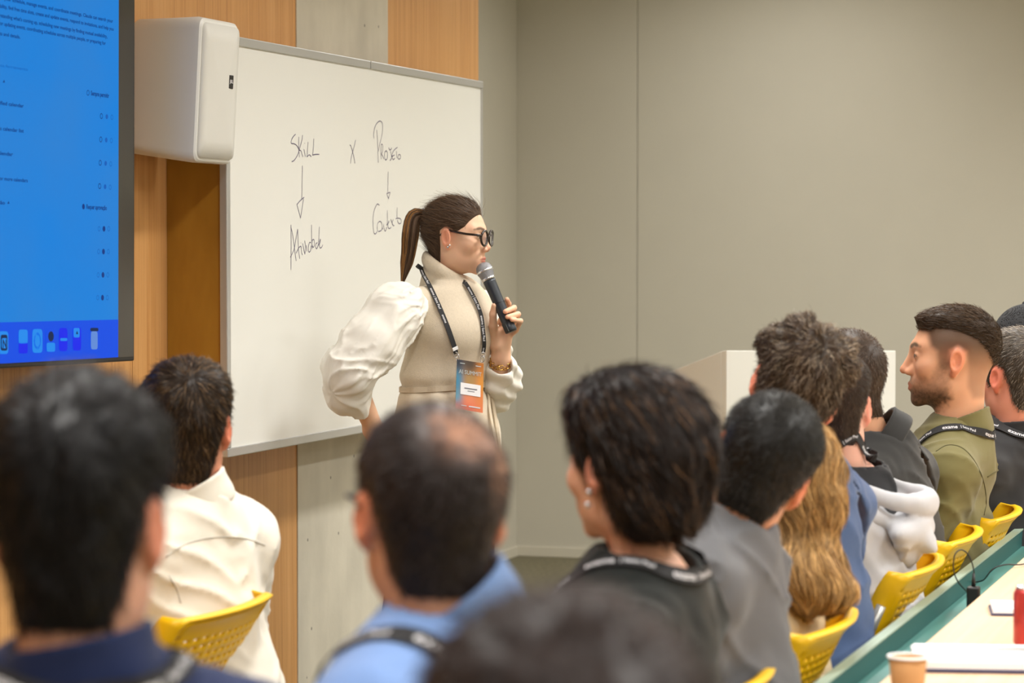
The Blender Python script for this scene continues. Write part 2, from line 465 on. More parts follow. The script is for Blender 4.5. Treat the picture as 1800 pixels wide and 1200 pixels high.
# ---------------------------------------------------------------- loudspeaker
sp = tag(empty('loudspeaker', wst(-1.69, 0.02, 1.955), WALLROT), 'white wall loudspeaker between the display and the whiteboard', 'loudspeaker')
sp.rotation_euler = (math.radians(3.2), 0, WALLROT)
def sp_ring(y, hw, z0, z1, r=0.03, n=5):
    pts = []
    for (cx, cz, a0) in ((hw - r, z1 - r, 0), (-hw + r, z1 - r, 90), (-hw + r, z0 + r, 180), (hw - r, z0 + r, 270)):
        for k in range(n):
            a = math.radians(a0 + 90 * k / (n - 1)); pts.append((cx + r * math.cos(a), y, cz + r * math.sin(a)))
    return pts
rings = [sp_ring(-0.0, 0.12, -0.165, 0.175), sp_ring(-0.02, 0.126, -0.180, 0.188), sp_ring(-0.13, 0.130, -0.190, 0.195), sp_ring(-0.198, 0.133, -0.196, 0.2), sp_ring(-0.212, 0.130, -0.193, 0.197, 0.028), sp_ring(-0.217, 0.125, -0.188, 0.192, 0.026)]
V = [p for r_ in rings for p in r_]; n = len(rings[0]); F = []
for i in range(len(rings) - 1):
    for k in range(n):
        F.append((i * n + k, i * n + (k + 1) % n, (i + 1) * n + (k + 1) % n, (i + 1) * n + k))
F.append(tuple(range(n))[::-1]); F.append(tuple((len(rings) - 1) * n + k for k in range(n)))
mesh('cabinet', np.array(V), F, M['plastic_white'], sp, smooth='auto')
g = [sp_ring(-0.2172, 0.119, -0.182, 0.186, 0.02), sp_ring(-0.224, 0.117, -0.18, 0.184, 0.02)]
gr_pts = g[0] + g[1]; F = []
for k in range(n): F.append((k, (k + 1) % n, n + (k + 1) % n, n + k))
# bulging grille
rr = []
for q in (0.75, 0.4, 0.0):
    rr.append([(p[0] * q, -0.224 - 0.010 * (1 - q * q), 0.002 + (p[2] - 0.002) * (q * 0.5 + 0.5 * q)) for p in g[1]])
allv = gr_pts[:]
for r_ in rr: allv += r_
for i in range(1, 4):
    for k in range(n): F.append((i * n + k, i * n + (k + 1) % n, (i + 1) * n + (k + 1) % n, (i + 1) * n + k))
mesh('grille', np.array(allv), F, M['plastic_grille'], sp, smooth=True)
bad = MB().box((0.040, -0.2335, 0.014), (0.070, -0.2255, 0.052)).build('badge', M['black'], sp, bevel=0.002); tag(bad, 'small dark badge')
V, F = text_mesh('JBL', 0.02)
w = V[:, 0].max()
mesh('badge_print', np.array([(0.044 + v[0] / w * 0.022, -0.2338, 0.03 + v[1] * 0.013) for v in V]), F, M['print_white'], bad, smooth=False)
MB().box((-0.03, -0.04, -0.05), (0.03, 0.012, 0.05)).build('wall_bracket', M['plastic_white'], sp, bevel=0.004)

# ---------------------------------------------------------------- display
TD = 0.13
sd1, zd0 = on_wall(236.5, 634, TD)
ROLL = math.radians(0.85)
disp = empty('display', wst(sd1, TD, zd0), WALLROT)
disp.rotation_euler = Matrix.Rotation(WALLROT, 4, 'Z').to_euler()
disp.rotation_euler = (Matrix.Rotation(WALLROT, 4, 'Z') @ Matrix.Rotation(ROLL, 4, 'Y')).to_euler()
tag(disp, 'big wall display at the left showing a blue app window', 'display')
DWID, DHEI = 1.9, 1.085
MB().box((-DWID, -0.0, 0), (0, 0.055, DHEI)).build('housing', M['black'], disp, bevel=0.004)
MB().box((-DWID + 0.012, -0.002, 0.012), (-0.012, -0.0005, DHEI - 0.012)).build('glass', M['dark_glass'], disp)
MB().box((-DWID * 0.7, 0.055, DHEI * 0.3), (-DWID * 0.3, TD - 0.002, DHEI * 0.7)).build('wall_mount', M['black'], disp)
Mdisp = Matrix.Translation(wst(sd1, TD, zd0)) @ (Matrix.Rotation(WALLROT, 4, 'Z') @ Matrix.Rotation(ROLL, 4, 'Y'))
Mdi = Mdisp.inverted()
def on_disp(x, y):
    """pixel -> local (x, z) on the display's glass"""
    o = Mdi @ Vector((0, 0, CAMH)); r = ray(x, y); d = Mdi.to_3x3() @ Vector(r)
    k = (-0.003 - o.y) / d.y
    p = o + d * k
    return p.x, p.z
XR = on_disp(208, 300)[0]
XL = -DWID - XR
blue = bpy.data.materials.new('lit_screen'); blue.use_nodes = True
nt = blue.node_tree; b = nt.nodes['Principled BSDF']
b.inputs['Base Color'].default_value = (0.01, 0.01, 0.012, 1); b.inputs['Roughness'].default_value = 0.3; b.inputs['Specular IOR Level'].default_value = 0.03
b.inputs['Emission Color'].default_value = (*srgb(10, 142, 235), 1); b.inputs['Emission Strength'].default_value = 0.72
tc = nt.nodes.new('ShaderNodeTexCoord'); n1 = nt.nodes.new('ShaderNodeTexNoise'); n1.inputs['Scale'].default_value = 2.2
nt.links.new(tc.outputs['Object'], n1.inputs['Vector'])
cr = nt.nodes.new('ShaderNodeValToRGB'); cr.color_ramp.elements[0].position = 0.35; cr.color_ramp.elements[1].position = 0.68
cr.color_ramp.elements[0].color = (*srgb(0, 138, 236), 1); cr.color_ramp.elements[1].color = (*srgb(40, 138, 226), 1)
nt.links.new(n1.outputs['Fac'], cr.inputs[0]); nt.links.new(cr.outputs[0], b.inputs['Emission Color'])
def emat(name, c, st=0.72):
    m = mat(name, (0.01, 0.01, 0.01), rough=0.4, spec=0.03, emit=c, estr=st); return m
E_dock = emat('dock_blue', srgb(0, 84, 246)); E_txt = emat('screen_text', srgb(2, 62, 150), 0.62); E_txt2 = emat('screen_text_light', srgb(8, 100, 200), 0.7)
E_ico1 = emat('icon_blue', srgb(20, 40, 255)); E_ico2 = emat('icon_cyan', srgb(30, 150, 255)); E_ico3 = emat('icon_dark', srgb(16, 46, 96), 0.6); E_ico4 = emat('icon_pale', srgb(104, 150, 232))
zdock = on_disp(100, 564)[1]
zscr0 = on_disp(100, 633.5)[1]
MB().box((XL, -0.0034, zdock), (XR, -0.0022, DHEI - 0.015)).build('screen_image', blue, disp)
MB().box((XL, -0.0034, zscr0), (XR, -0.0022, zdock)).build('dock_strip', E_dock, disp)
def dtext(txt, x0, x1, y, m, hpx=9.0, bold=0.0):
    """flat printed line on the screen from pixel x0 to x1, centred on pixel row y at its right end"""
    V, F = text_mesh(txt, bold)
    a0, c0 = on_disp(x0, y); a1, c1 = on_disp(x1, y)
    # screen rows are level on the display: use the right end's height
    wtx = V[:, 0].max()
    hh = abs(on_disp(x1, y - hpx / 2)[1] - on_disp(x1, y + hpx / 2)[1])
    vv = [(a0 + v[0] / wtx * (a1 - a0), -0.0042, c1 - hh / 2 + v[1] * hh / 0.72) for v in V]
    mesh('screen_text', np.array(vv), F, m, disp, smooth=False)
dtext('to view your schedule, manage events, and coordinate meetings. Claude can search your', -14, 198, 37, E_txt, 6.2, 0.022)
dtext('availability, find free time slots, create and update events, respond to invitations, and help you', -14, 199, 51, E_txt, 6.2, 0.022)
dtext('understanding what\'s coming up, scheduling new meetings by finding mutual availability,', -14, 188, 64, E_txt, 6.2, 0.022)
dtext('creating or updating events, coordinating schedules across multiple people, or preparing for', -22, 185, 76, E_txt, 6.2, 0.022)
dtext('event lists and details.', -24, 35, 65, E_txt, 6.2, 0.022)
dtext('na nossa ferramenta', -24, 48, 122, E_txt2, 5.5)
dtext('specified calendar', -16, 41, 186, E_txt, 6.5, 0.022)
dtext('user\'s calendar list', -16, 41, 230, E_txt, 6.5, 0.022)
dtext('calendar', -8, 22, 271, E_txt, 6.5, 0.022)
dtext('one or more calendars', -14, 48, 317, E_txt, 6.5, 0.022)
dtext('visão', -10, 8, 356, E_txt, 6.5, 0.022)
dtext('Sempre permitir', 159, 191, 168, E_txt, 8, 0.03)
dtext('Requer aprovação', 151, 187, 365, E_txt, 8, 0.03)
def dshape(pts, m, name='screen_icon', off=0.0042):
    q = [on_disp(*p) for p in pts]
    return mesh(name, np.array([(a, -off, c) for a, c in q]), [tuple(range(len(q)))[::-1]], m, disp, smooth=False)
def dring(cx, cy, rx_, ry_, m, th=0.28, n=14):
    o = [on_disp(cx + rx_ * math.cos(2 * math.pi * i / n), cy + ry_ * math.sin(2 * math.pi * i / n)) for i in range(n)]
    i_ = [on_disp(cx + rx_ * (1 - th) * math.cos(2 * math.pi * i / n), cy + ry_ * (1 - th) * math.sin(2 * math.pi * i / n)) for i in range(n)]
    V = [(a, -0.0042, c) for a, c in o + i_]
    mesh('screen_icon', np.array(V), [(k, (k + 1) % n, n + (k + 1) % n, n + k) for k in range(n)], m, disp, smooth=False)
def dell(cx, cy, rx_, ry_, m, off=0.0042, n=14):
    dshape([(cx + rx_ * math.cos(2 * math.pi * i / n), cy + ry_ * math.sin(2 * math.pi * i / n)) for i in range(n)], m, off=off)
dring(154, 163, 2.6, 5, E_txt); dell(146, 363, 2.4, 5, E_txt)
dshape([(4, 145), (6.5, 140), (8, 145)], E_txt); dshape([(12, 358), (14.5, 353), (16, 358)], E_txt)
for y in (204, 245, 286, 327):
    k = (327 - y) / 123 * 3
    dring(174.5 + k, y, 2.5, 5.2, E_txt, 0.3); dell(184 + k, y + 1, 2.2, 4.4, E_txt2); dring(193 + k, y + 2, 2.2, 4.6, E_txt2, 0.25)
for y in (402, 442, 483, 523):
    k = (523 - y) / 121 * 2.5
    dring(171 + k, y, 2.2, 4.6, E_txt2, 0.25); dell(179.5 + k, y, 2.5, 5, E_txt); dring(188 + k, y, 2.2, 4.6, E_txt2, 0.25)
def rrect(x0, x1, y0, y1, m, off=0.0042, r=0.25):
    w, h = (x1 - x0) / 2, (y1 - y0) / 2; cx, cy = (x0 + x1) / 2, (y0 + y1) / 2
    pts = []
    for q in range(24):
        a = 2 * math.pi * q / 24
        c, s_ = math.cos(a), math.sin(a)
        pts.append((cx + w * math.copysign(abs(c) ** 0.35, c), cy + h * math.copysign(abs(s_) ** 0.35, s_)))
    dshape(pts, m, off=off)
rrect(-4, 14, 582, 622, E_ico2); rrect(0, 12, 588, 616, E_ico3, 0.0048); rrect(1.5, 10.5, 594, 612, E_ico2, 0.0054)
V, F = text_mesh('N', 0.03); a0, c0 = on_disp(2.5, 611); a1, c1 = on_disp(9.5, 596)
mesh('screen_text', np.array([(a0 + v[0] / V[:, 0].max() * (a1 - a0), -0.006, c0 + v[1] / 0.72 * (c1 - c0)) for v in V]), F, E_ico3, disp, smooth=False)
rrect(32, 48, 579, 604, E_ico2); rrect(32, 48, 602, 621, E_ico1)
rrect(56, 74, 578, 620, E_ico2); dring(65, 599, 6.5, 15, E_dock, 0.3)
rrect(80, 96, 577, 618, E_dock, 0.0042); dell(88.5, 591, 5, 9, E_ico3, 0.0048); rrect(81, 96, 602, 618, E_ico2, 0.0045)
rrect(103, 118, 576, 617, E_ico1); rrect(105, 117, 594, 599, E_ico2, 0.0048)
rrect(127, 142, 575, 616, E_ico1); rrect(128, 139, 576, 593, E_ico2, 0.0048); dshape([(132, 587), (134, 581), (136, 587)], E_ico3, off=0.0054)
rrect(159, 171, 582, 614, E_ico4); rrect(158, 172, 576, 582, E_ico3, 0.0045)

# ---------------------------------------------------------------- lectern
zl = 10.3
LR = PX(1574.5, 616, zl); LL = PX(1277, 622, zl * 1.0)
lh = LR[2]
lec = empty('lectern', (LL[0], LL[1], 0), 0.0)
tag(lec, 'white lectern with a sloping top by the far wall', 'lectern')
lw = LR[0] - LL[0]
yaw = math.radians(0)
# side panel runs back and to the left
e2 = PX(1150, 664, zl * 1.035)
ax = np.array([e2[0] - LL[0], e2[1] - LL[1]])
dpt = 0.62
b2 = ax / np.linalg.norm(ax) * np.linalg.norm(ax)
zb_ = e2[2]
def prism(poly, h0, tops, th=None):
    n = len(poly)
    V = [(p[0], p[1], h0) for p in poly] + [(p[0], p[1], t_) for p, t_ in zip(poly, tops)]
    F = [tuple(range(n))[::-1], tuple(range(n, 2 * n))] + [(k, (k + 1) % n, n + (k + 1) % n, n + k) for k in range(n)]
    return V, F
def lpart(name, poly, h0, tops, m, bv=0.002):
    V, F = prism(poly, h0, tops)
    o = mesh(name, np.array(V), F, m, lec, smooth=False)
    mm = o.modifiers.new('bevel', 'BEVEL'); mm.width = bv; mm.segments = 2; mm.limit_method = 'ANGLE'
bx, by = float(ax[0]), float(ax[1])
ux, uy = bx / math.hypot(bx, by), by / math.hypot(bx, by)
lpart('front_panel', [(0, 0), (lw, 0), (lw + ux * 0.03, uy * 0.03), (ux * 0.03, uy * 0.03)], 0, [lh, lh, lh - .003, lh - .003], M['lam_white'])
g = 0.032
for x0 in (0, lw - 0.03):
    lpart('side_panel', [(x0 + ux * g, uy * g), (x0 + 0.03 + ux * g, uy * g), (x0 + 0.03 + bx, by), (x0 + bx, by)], 0, [lh - .004, lh - .004, zb_, zb_], M['lam_white'])
lpart('desk_panel', [(0.03 + ux * g, uy * g), (lw - 0.03 + ux * g, uy * g), (lw - 0.03 + bx, by), (0.03 + bx, by)], 0.88, [lh - 0.05, lh - 0.05, zb_ - 0.03, zb_ - 0.03], M['lam_white'])

# ---------------------------------------------------------------- table with its cable trough
TE = np.array([0.883, 5.57])                      # a point on the table's front edge
tab = empty('meeting_table', (TE[0], TE[1], 0), WALLROT)   # local x along the row, local y = -q (q out of the wall)
tag(tab, 'long pale wood table with a teal cable trough behind the yellow chairs', 'table')
TX0, TX1, THH = -2.2, 2.55, 0.74
MB().box((TX0, -0.62, THH - 0.025), (TX1, 0, THH)).build('table_top', M['oak'], tab, bevel=0.002)
MB().box((TX0, 0.1, THH - 0.24), (TX1, 0.118, THH - 0.012)).build('trough_wall', M['teal'], tab, bevel=0.002)
MB().box((TX0, -0.004, THH - 0.062), (TX1, 0.0995, THH - 0.056)).build('trough_floor', M['teal_light'], tab)
MB().box((TX0, 0.098, THH - 0.0115), (TX1, 0.121, THH - 0.008)).build('trough_rim', M['rim_grey'], tab)
for x in (TX0 + 0.25, 0.0, TX1 - 0.25):
    for y in (-0.56, -0.02):
        MB().box((x - 0.025, y - 0.02, 0), (x + 0.025, y + 0.02, THH - 0.063 if y > -0.1 else THH - 0.0255)).build('leg', M['teal'], tab, bevel=0.003)

def tabpt(px, py, zz):
    """point on the pixel's ray at height zz"""
    r = ray(px, py); k = (zz - CAMH) / r[2]
    return np.array([r[0] * k, r[1] * k, zz])
# paper cup
c = tabpt(1596, 1152, 0.83)
cup = empty('paper_cup', (c[0], c[1], THH))
tag(cup, 'small brown paper coffee cup at the table\'s near end', 'cup')
MB().lathe([(0.0, 0.001), (0.023, 0.001), (0.0245, 0.004), (0.0325, 0.088), (0.031, 0.088), (0.023, 0.006), (0.0, 0.006)], 32, cap=False).build('cup_wall', M['cardboard'], cup, smooth=True)
rimp = [(0.0335 * math.cos(a), 0.0335 * math.sin(a), 0.0885) for a in np.linspace(0, 2 * math.pi, 32, endpoint=False)]
MB().tube(rimp, 0.0024, 8, closed=True).build('rim', M['paper'], cup, smooth=True)
MB().lathe([(0.0, 0.068), (0.0298, 0.068), (0.0305, 0.0685)], 24, cap=False).build('coffee', mat('coffee', srgb(60, 36, 20), 0.2), cup, smooth=True)
# notebooks
def notebook(px, py, w, l, rz, hs, label, covers, name='notebook'):
    c = tabpt(px, py, THH)
    nb = empty(name, (c[0], c[1], THH), rz); tag(nb, label, 'notebook')
    z = 0.0005
    for i, (h, mm) in enumerate(zip(hs, covers)):
        o_ = 0.004 * i
        MB().box((o_, -l + o_, z), (w - o_ * 0.3, -o_ * 0.5, z + h)).build(('cover', 'page_block', 'top_sheet')[i], mm, nb, bevel=0.001)
        z += h + 0.0003
    return nb
navy = mat('notebook_cover', srgb(58, 58, 92), 0.5)
nb1 = notebook(1597, 1152, 0.29, 0.21, WALLROT - math.radians(78), (0.006, 0.014, 0.003), 'thick notebook with loose white pages beside the paper cup', (navy, M['paper'], M['paper']))
c = tabpt(1735, 1142, THH + 0.0255)
pen = tag(MB().tube([(0, 0, 0), (0.02, -0.004, 0), (0.125, -0.026, 0), (0.14, -0.029, 0)], [0.001, 0.0042, 0.0042, 0.0028], 10).build('pen', M['silver'], None, smooth=True), 'silver pen lying on the open notebook pages', 'pen')
pen.location = (c[0], c[1], THH + 0.0287)
nb2 = notebook(1737, 1066, 0.21, 0.15, WALLROT - math.radians(80), (0.004, 0.01), 'slim white notepad lying behind the red can', (navy, M['paper']))
# can
c = tabpt(1811, 1139, THH)
can = empty('drink_can', (c[0], c[1], THH)); tag(can, 'red drink can at the right edge of the picture', 'can')
MB().lathe([(0.024, 0.0006), (0.028, 0.004), (0.033, 0.012), (0.033, 0.107), (0.0285, 0.116)], 32).build('can_body', M['red'], can, smooth=True)
MB().lathe([(0.0283, 0.1162), (0.0275, 0.1205), (0.0262, 0.1205), (0.0255, 0.1172)], 32).build('can_lid', M['silver'], can, smooth=True)
# charger with cable, standing in the trough
c = tabpt(1711, 1078, THH - 0.0555)
chg = empty('charger', (c[0], c[1], THH - 0.0555), WALLROT); tag(chg, 'black charger plug with a looped cable in the teal trough', 'charger')
MB().box((-0.016, -0.014, 0), (0.016, 0.014, 0.062)).build('adapter', M['black'], chg, bevel=0.004)
MB().tube([(0, 0, 0.0625), (0, 0, 0.075), (0, 0, 0.092)], [0.0048, 0.0042, 0.0028], 10).build('strain_relief', M['black'], chg, smooth=True)
Ri = Matrix.Rotation(-WALLROT, 3, 'Z')
def lpx(x, y, z): return np.array(Ri @ (Vector(PX(x, y, z)) - chg.location))
z0 = float(c[1])
lp = spline([lpx(1713, 1010, z0), lpx(1709, 990, z0), lpx(1700, 972, z0), lpx(1688, 966, z0 - .02), lpx(1678, 976, z0 - .03), lpx(1676, 1000, z0 - .03), lpx(1684, 1022, z0 - .02), lpx(1700, 1040, z0 + .03)], 40)
lp[0] = (0, 0, 0.09)
MB().tube(lp, 0.0016, 8).build('cable', M['black'], chg, smooth=True)
zc = z0 + 0.25
cb = [tabpt(1700, 1023, THH - .05), tabpt(1727, 1020, THH - .03), tabpt(1745, 1000, THH - .0), tabpt(1768, 992, THH + 0.01), tabpt(1800, 991, THH + 0.006), tabpt(1850, 975, THH + 0.006)]
cb = [np.array(q) for q in cb]
co = tag(MB().tube(spline(cb, 40), 0.0018, 8).build('power_cable', M['black'], None, smooth=True), 'thin black cable arching over the teal trough', 'cable')
# ---------------------------------------------------------------- organic shapes: distance fields meshed by surface nets
A = lambda *v: np.array(v, dtype=np.float32)
def smin(a, b, k):
    h = np.clip(0.5 + 0.5 * (b - a) / k, 0, 1)
    return b * (1 - h) + a * h - k * h * (1 - h)
def smax(a, b, k): return -smin(-a, -b, k)
def ell(P, c, r, R=None):
    q = P - np.asarray(c, np.float32)
    if R is not None: q = q @ np.asarray(R, np.float32)
    r = np.asarray(r, np.float32)
    k0 = np.sqrt(((q / r) ** 2).sum(-1)); k1 = np.sqrt(((q / (r * r)) ** 2).sum(-1)) + 1e-9
    return k0 * (k0 - 1) / k1
def cap(P, a, b, ra, rb):
    a = np.asarray(a, np.float32); b = np.asarray(b, np.float32)
    ab = b - a; t = np.clip(((P - a) @ ab) / (ab @ ab + 1e-12), 0, 1)
    return np.linalg.norm(P - a - t[:, None] * ab, axis=-1) - (ra + (rb - ra) * t)
def chain(P, pts, rs, k):
    d = None
    for i in range(len(pts) - 1):
        e = cap(P, pts[i], pts[i + 1], rs[i], rs[i + 1])
        d = e if d is None else smin(d, e, k)
    return d
def sstep(a, b, x):
    t = np.clip((x - a) / (b - a), 0, 1); return t * t * (3 - 2 * t)
_NT = np.random.default_rng(77).uniform(-1, 1, 32 ** 3).astype(np.float32)
def noise(P, seed=0):
    """value noise on a periodic lattice"""
    P = P.astype(np.float32) + np.float32(seed * 7.37)
    i = np.floor(P); f = P - i; u = f * f * (3 - 2 * f); i = i.astype(np.int32)
    x0, y0, z0 = (i[:, 0] & 31) * 1024, (i[:, 1] & 31) * 32, i[:, 2] & 31
    x1, y1, z1 = ((i[:, 0] + 1) & 31) * 1024, ((i[:, 1] + 1) & 31) * 32, (i[:, 2] + 1) & 31
    ux, uy, uz = u[:, 0], u[:, 1], u[:, 2]
    def row(x, y):
        k = x + y; a = _NT[k + z0]; return a + uz * (_NT[k + z1] - a)
    a = row(x0, y0); a = a + uy * (row(x0, y1) - a)
    b = row(x1, y0); b = b + uy * (row(x1, y1) - b)
    return a + ux * (b - a)
def fbm(P, seed=0, oct=3):
    r = 0; a = 1.0
    for k in range(oct):
        r = r + a * noise(P * (2 ** k), seed + k); a *= 0.5
    return r

def poly(fn, lo, hi, h, B=8, slack=1.5):
    """mesh the zero level of fn by sparse surface nets -> V, quads"""
    lo = np.asarray(lo, np.float64); hi = np.asarray(hi, np.float64)
    nb = np.ceil((hi - lo) / (h * B)).astype(int)
    g = np.stack(np.meshgrid(*[np.arange(k) for k in nb], indexing='ij'), -1).reshape(-1, 3)
    d = fn((lo + (g + 0.5) * B * h).astype(np.float32))
    g = g[np.abs(d) < B * h * 0.87 * slack]
    o = np.stack(np.meshgrid(*[np.arange(B + 1)] * 3, indexing='ij'), -1).reshape(-1, 3)
    Vs = []
    for k in range(0, len(g), 400):
        P = lo + (g[k:k + 400, None, :] * B + o[None]) * h
        Vs.append(fn(P.reshape(-1, 3).astype(np.float32)).reshape(-1, B + 1, B + 1, B + 1))
    V = np.concatenate(Vs)
    offs = [(i, j, k) for i in (0, 1) for j in (0, 1) for k in (0, 1)]
    cor = np.stack([V[:, a:a + B, b:b + B, c:c + B] for a, b, c in offs], -1)
    ins = cor < 0; cnt = ins.sum(-1)
    idx = np.argwhere((cnt > 0) & (cnt < 8))
    vals = cor[tuple(idx.T)]
    cell = g[idx[:, 0]] * B + idx[:, 1:]
    acc = np.zeros((len(idx), 3)); num = np.zeros(len(idx))
    of = np.array(offs)
    for a in range(8):
        for b in range(a + 1, 8):
            if np.abs(of[a] - of[b]).sum() != 1: continue
            va, vb = vals[:, a], vals[:, b]
            m = (va < 0) != (vb < 0)
            t = np.where(m, va / np.where(m, va - vb, 1), 0)
            acc += m[:, None] * (of[a] + t[:, None] * (of[b] - of[a])); num += m
    pos = lo + (cell + acc / num[:, None]) * h
    NN = int((nb.max() + 2) * B + 4)
    key = lambda c: (c[:, 0] * NN + c[:, 1]) * NN + c[:, 2]
    ks = key(cell); od = np.argsort(ks); sk = ks[od]
    def find(c):
        q = key(c); p = np.searchsorted(sk, q); p = np.clip(p, 0, len(sk) - 1)
        return np.where(sk[p] == q, od[p], -1)
    Q = []
    ex = np.eye(3, dtype=int)
    for a in range(3):
        j = offs.index(tuple(ex[a]))
        s0, s1 = vals[:, 0] < 0, vals[:, j] < 0
        m = s0 != s1
        c = cell[m]; e1, e2 = ex[(a + 1) % 3], ex[(a + 2) % 3]
        q = np.stack([find(c), find(c - e1), find(c - e1 - e2), find(c - e2)], 1)
        fl = s0[m]
        q = np.where(fl[:, None], q, q[:, ::-1])
        Q.append(q[(q >= 0).all(1)])
    return pos, np.concatenate(Q).astype(np.int64)

def grad(fn, P, e=0.001):
    g = np.stack([fn(P + A(*(e if i == k else 0 for i in range(3)))) - fn(P - A(*(e if i == k else 0 for i in range(3)))) for k in range(3)], -1)
    return g / (np.linalg.norm(g, axis=-1, keepdims=True) + 1e-9)

def poly2(y, z, pts):
    """signed distance to a polygon in the (y, z) plane, negative inside"""
    pts = np.asarray(pts, np.float32); n = len(pts)
    d = np.full(y.shape, 1e9, np.float32); sgn = np.ones(y.shape, np.float32)
    j = n - 1
    for i in range(n):
        ey, ez = pts[j] - pts[i]; wy, wz = y - pts[i, 0], z - pts[i, 1]
        t = np.clip((wy * ey + wz * ez) / (ey * ey + ez * ez + 1e-12), 0, 1)
        d = np.minimum(d, (wy - ey * t) ** 2 + (wz - ez * t) ** 2)
        c1 = z >= pts[i, 1]; c2 = z < pts[j, 1]; c3 = ey * wz > ez * wy
        flip = (c1 & c2 & c3) | (~c1 & ~c2 & ~c3)
        sgn = np.where(flip, -sgn, sgn); j = i
    return sgn * np.sqrt(d)

def rot(rx=0, ry=0, rz=0):
    return np.array((Matrix.Rotation(math.radians(rz), 3, 'Z') @ Matrix.Rotation(math.radians(rx), 3, 'X') @ Matrix.Rotation(math.radians(ry), 3, 'Y')))

# ---- the head, in its own frame: face +y, up +z, origin between the ears
EAR_R = rot(rz=-24, rx=8)
def scalp_sdf(P, o):
    Q = P.copy(); Q[:, 0] = np.abs(Q[:, 0])
    f = o.get('fem', 0)
    d = ell(Q, (0, -.014, .034), (.0765 - .002 * f, .0985, .086))
    d = smin(d, ell(Q, (0, .022, -.012), (.0655 - .003 * f, .065, .088)), .03)
    return d
def neck_sdf(P, o):
    f = o.get('fem', 0)
    r0, r1 = (.054, .059) if not f else (.046, .049)
    k = o.get('neck', 1.0)
    return cap(P, (0, -.03, -.045), o['nend'], r0 * k, r1 * k)
def head_sdf(P, o):
    f = o.get('fem', 0)
    Q = P.copy(); Q[:, 0] = np.abs(Q[:, 0])
    d = scalp_sdf(P, o)
    d = smin(d, ell(Q, (0, .028, -.062), (.057 - .005 * f, .052, .049)), .022)
    d = smin(d, ell(Q, (.046 - .004 * f, .004, -.058), (.016, .024, .026)), .03)
    d = smin(d, ell(Q, (0, .074, -.097), (.021 - .003 * f, .0165, .0175)), .022)
    d = smin(d, ell(Q, (.044, .056, -.02), (.023, .022, .022)), .024)
    d = smin(d, cap(Q, (0, .083, .028), (.040, .067, .030), .0115 - .002 * f, .011), .018)
    d = smin(d, ell(Q, (0, .066, -.06), (.034, .027, .028)), .018)
    d = smax(d, -ell(Q, (.032, .099, .008), (.018, .017, .013)), .012)
    d = smin(d, ell(Q, (.032, .076, .008), (.0155, .0125, .0115)), .005)
    d = smax(d, -ell(Q, (.0325, .0945, .0068), (.0125, .012, .0042)), .002)
    d = smin(d, cap(Q, (0, .085, .022), (0, .1065 - .004 * f, -.024), .0078 - .0006 * f, .0098 - .0014 * f), .012)
    d = smin(d, ell(Q, (0, .1085 - .0045 * f, -.0285 + .002 * f), (.0102 - .0018 * f, .0105 - .001 * f, .0095 - .001 * f)), .006)
    d = smin(d, ell(Q, (.0118, .097, -.033), (.0072, .0105, .0076)), .006)
    d = smin(d, ell(Q, (.009, .086, -.028), (.012, .013, .014)), .006)
    d = smax(d, -ell(Q, (.0058, .1005, -.0425), (.0032, .0055, .0036)), .003)
    d = smin(d, cap(Q, (0, .0935, -.0608), (.019, .0845, -.0645), .0056 + .0006 * f, .003), .004)
    d = smin(d, cap(Q, (0, .0915, -.0716), (.0165, .0842, -.0684), .0066 + .0006 * f, .003), .004)
    d = smax(d, -cap(Q, (0, .1005, -.0662), (.0215, .0905, -.0664), .0022, .0014), .002)
    d = smin(d, neck_sdf(P, o), .028)
    # ears
    E = (Q - A(.0785, -.012, -.002))
    e = ell(E, (0, 0, .003), (.0092, .0190, .0310), EAR_R)
    e = smin(e, ell(E, (-.004, .007, -.027), (.0065, .0085, .011)), .008)
    e = smax(e, -ell(E, (.0095, .002, .002), (.0095, .0125, .0205), EAR_R), .003)
    e = smax(e, -ell(E, (.004, .004, -.004), (.008, .006, .009), EAR_R), .003)
    e = smin(e, ell(E, (.001, .0075, -.004), (.004, .004, .008)), .005)
    return smin(d, e, .007)

HAIR_M = [(.1, .083), (.074, .071), (.056, .064), (.047, .034), (.032, .022), (.027, -.02), (.013, -.02), (.008, .026), (-.012, .037), (-.036, .024), (-.042, -.02), (-.044, -.06), (-.056, -.084), (-.2, -.084), (-.2, .3), (.1, .3)]
HAIR_F = [(.1, .079), (.078, .064), (.062, .045), (.05, .016), (.03, -.004), (.018, -.022), (.006, -.016), (.0, .03), (-.018, .037), (-.036, .02), (-.036, -.05), (-.03, -.085), (-.2, -.1), (-.2, .3), (.1, .3)]

def hair_fn(o):
    hp, tt, ts = o['hairpoly'], o['top'], o['side']
    nz, ns = o.get('tuft', .004), o.get('tuftscale', 60)
    bulge = o.get('bulge')
    seed = o.get('seed', 1)
    sq = np.asarray(o.get('tuftstretch', (1, .55, .55)), np.float32)
    def fn(P):
        sc = smin(scalp_sdf(P, o), neck_sdf(P, o), .03)
        th = ts + (tt - ts) * sstep(.02, .1, P[:, 2])
        if nz: th = th + nz * fbm(P * ns * sq, seed, 2)
        pd = poly2(P[:, 1], P[:, 2], hp)
        d = smax(sc - .0015 - th * (.15 + .85 * sstep(.002, -.030, pd)), pd, .006)
        if bulge is not None: d = bulge(P, d)
        return d
    return fn

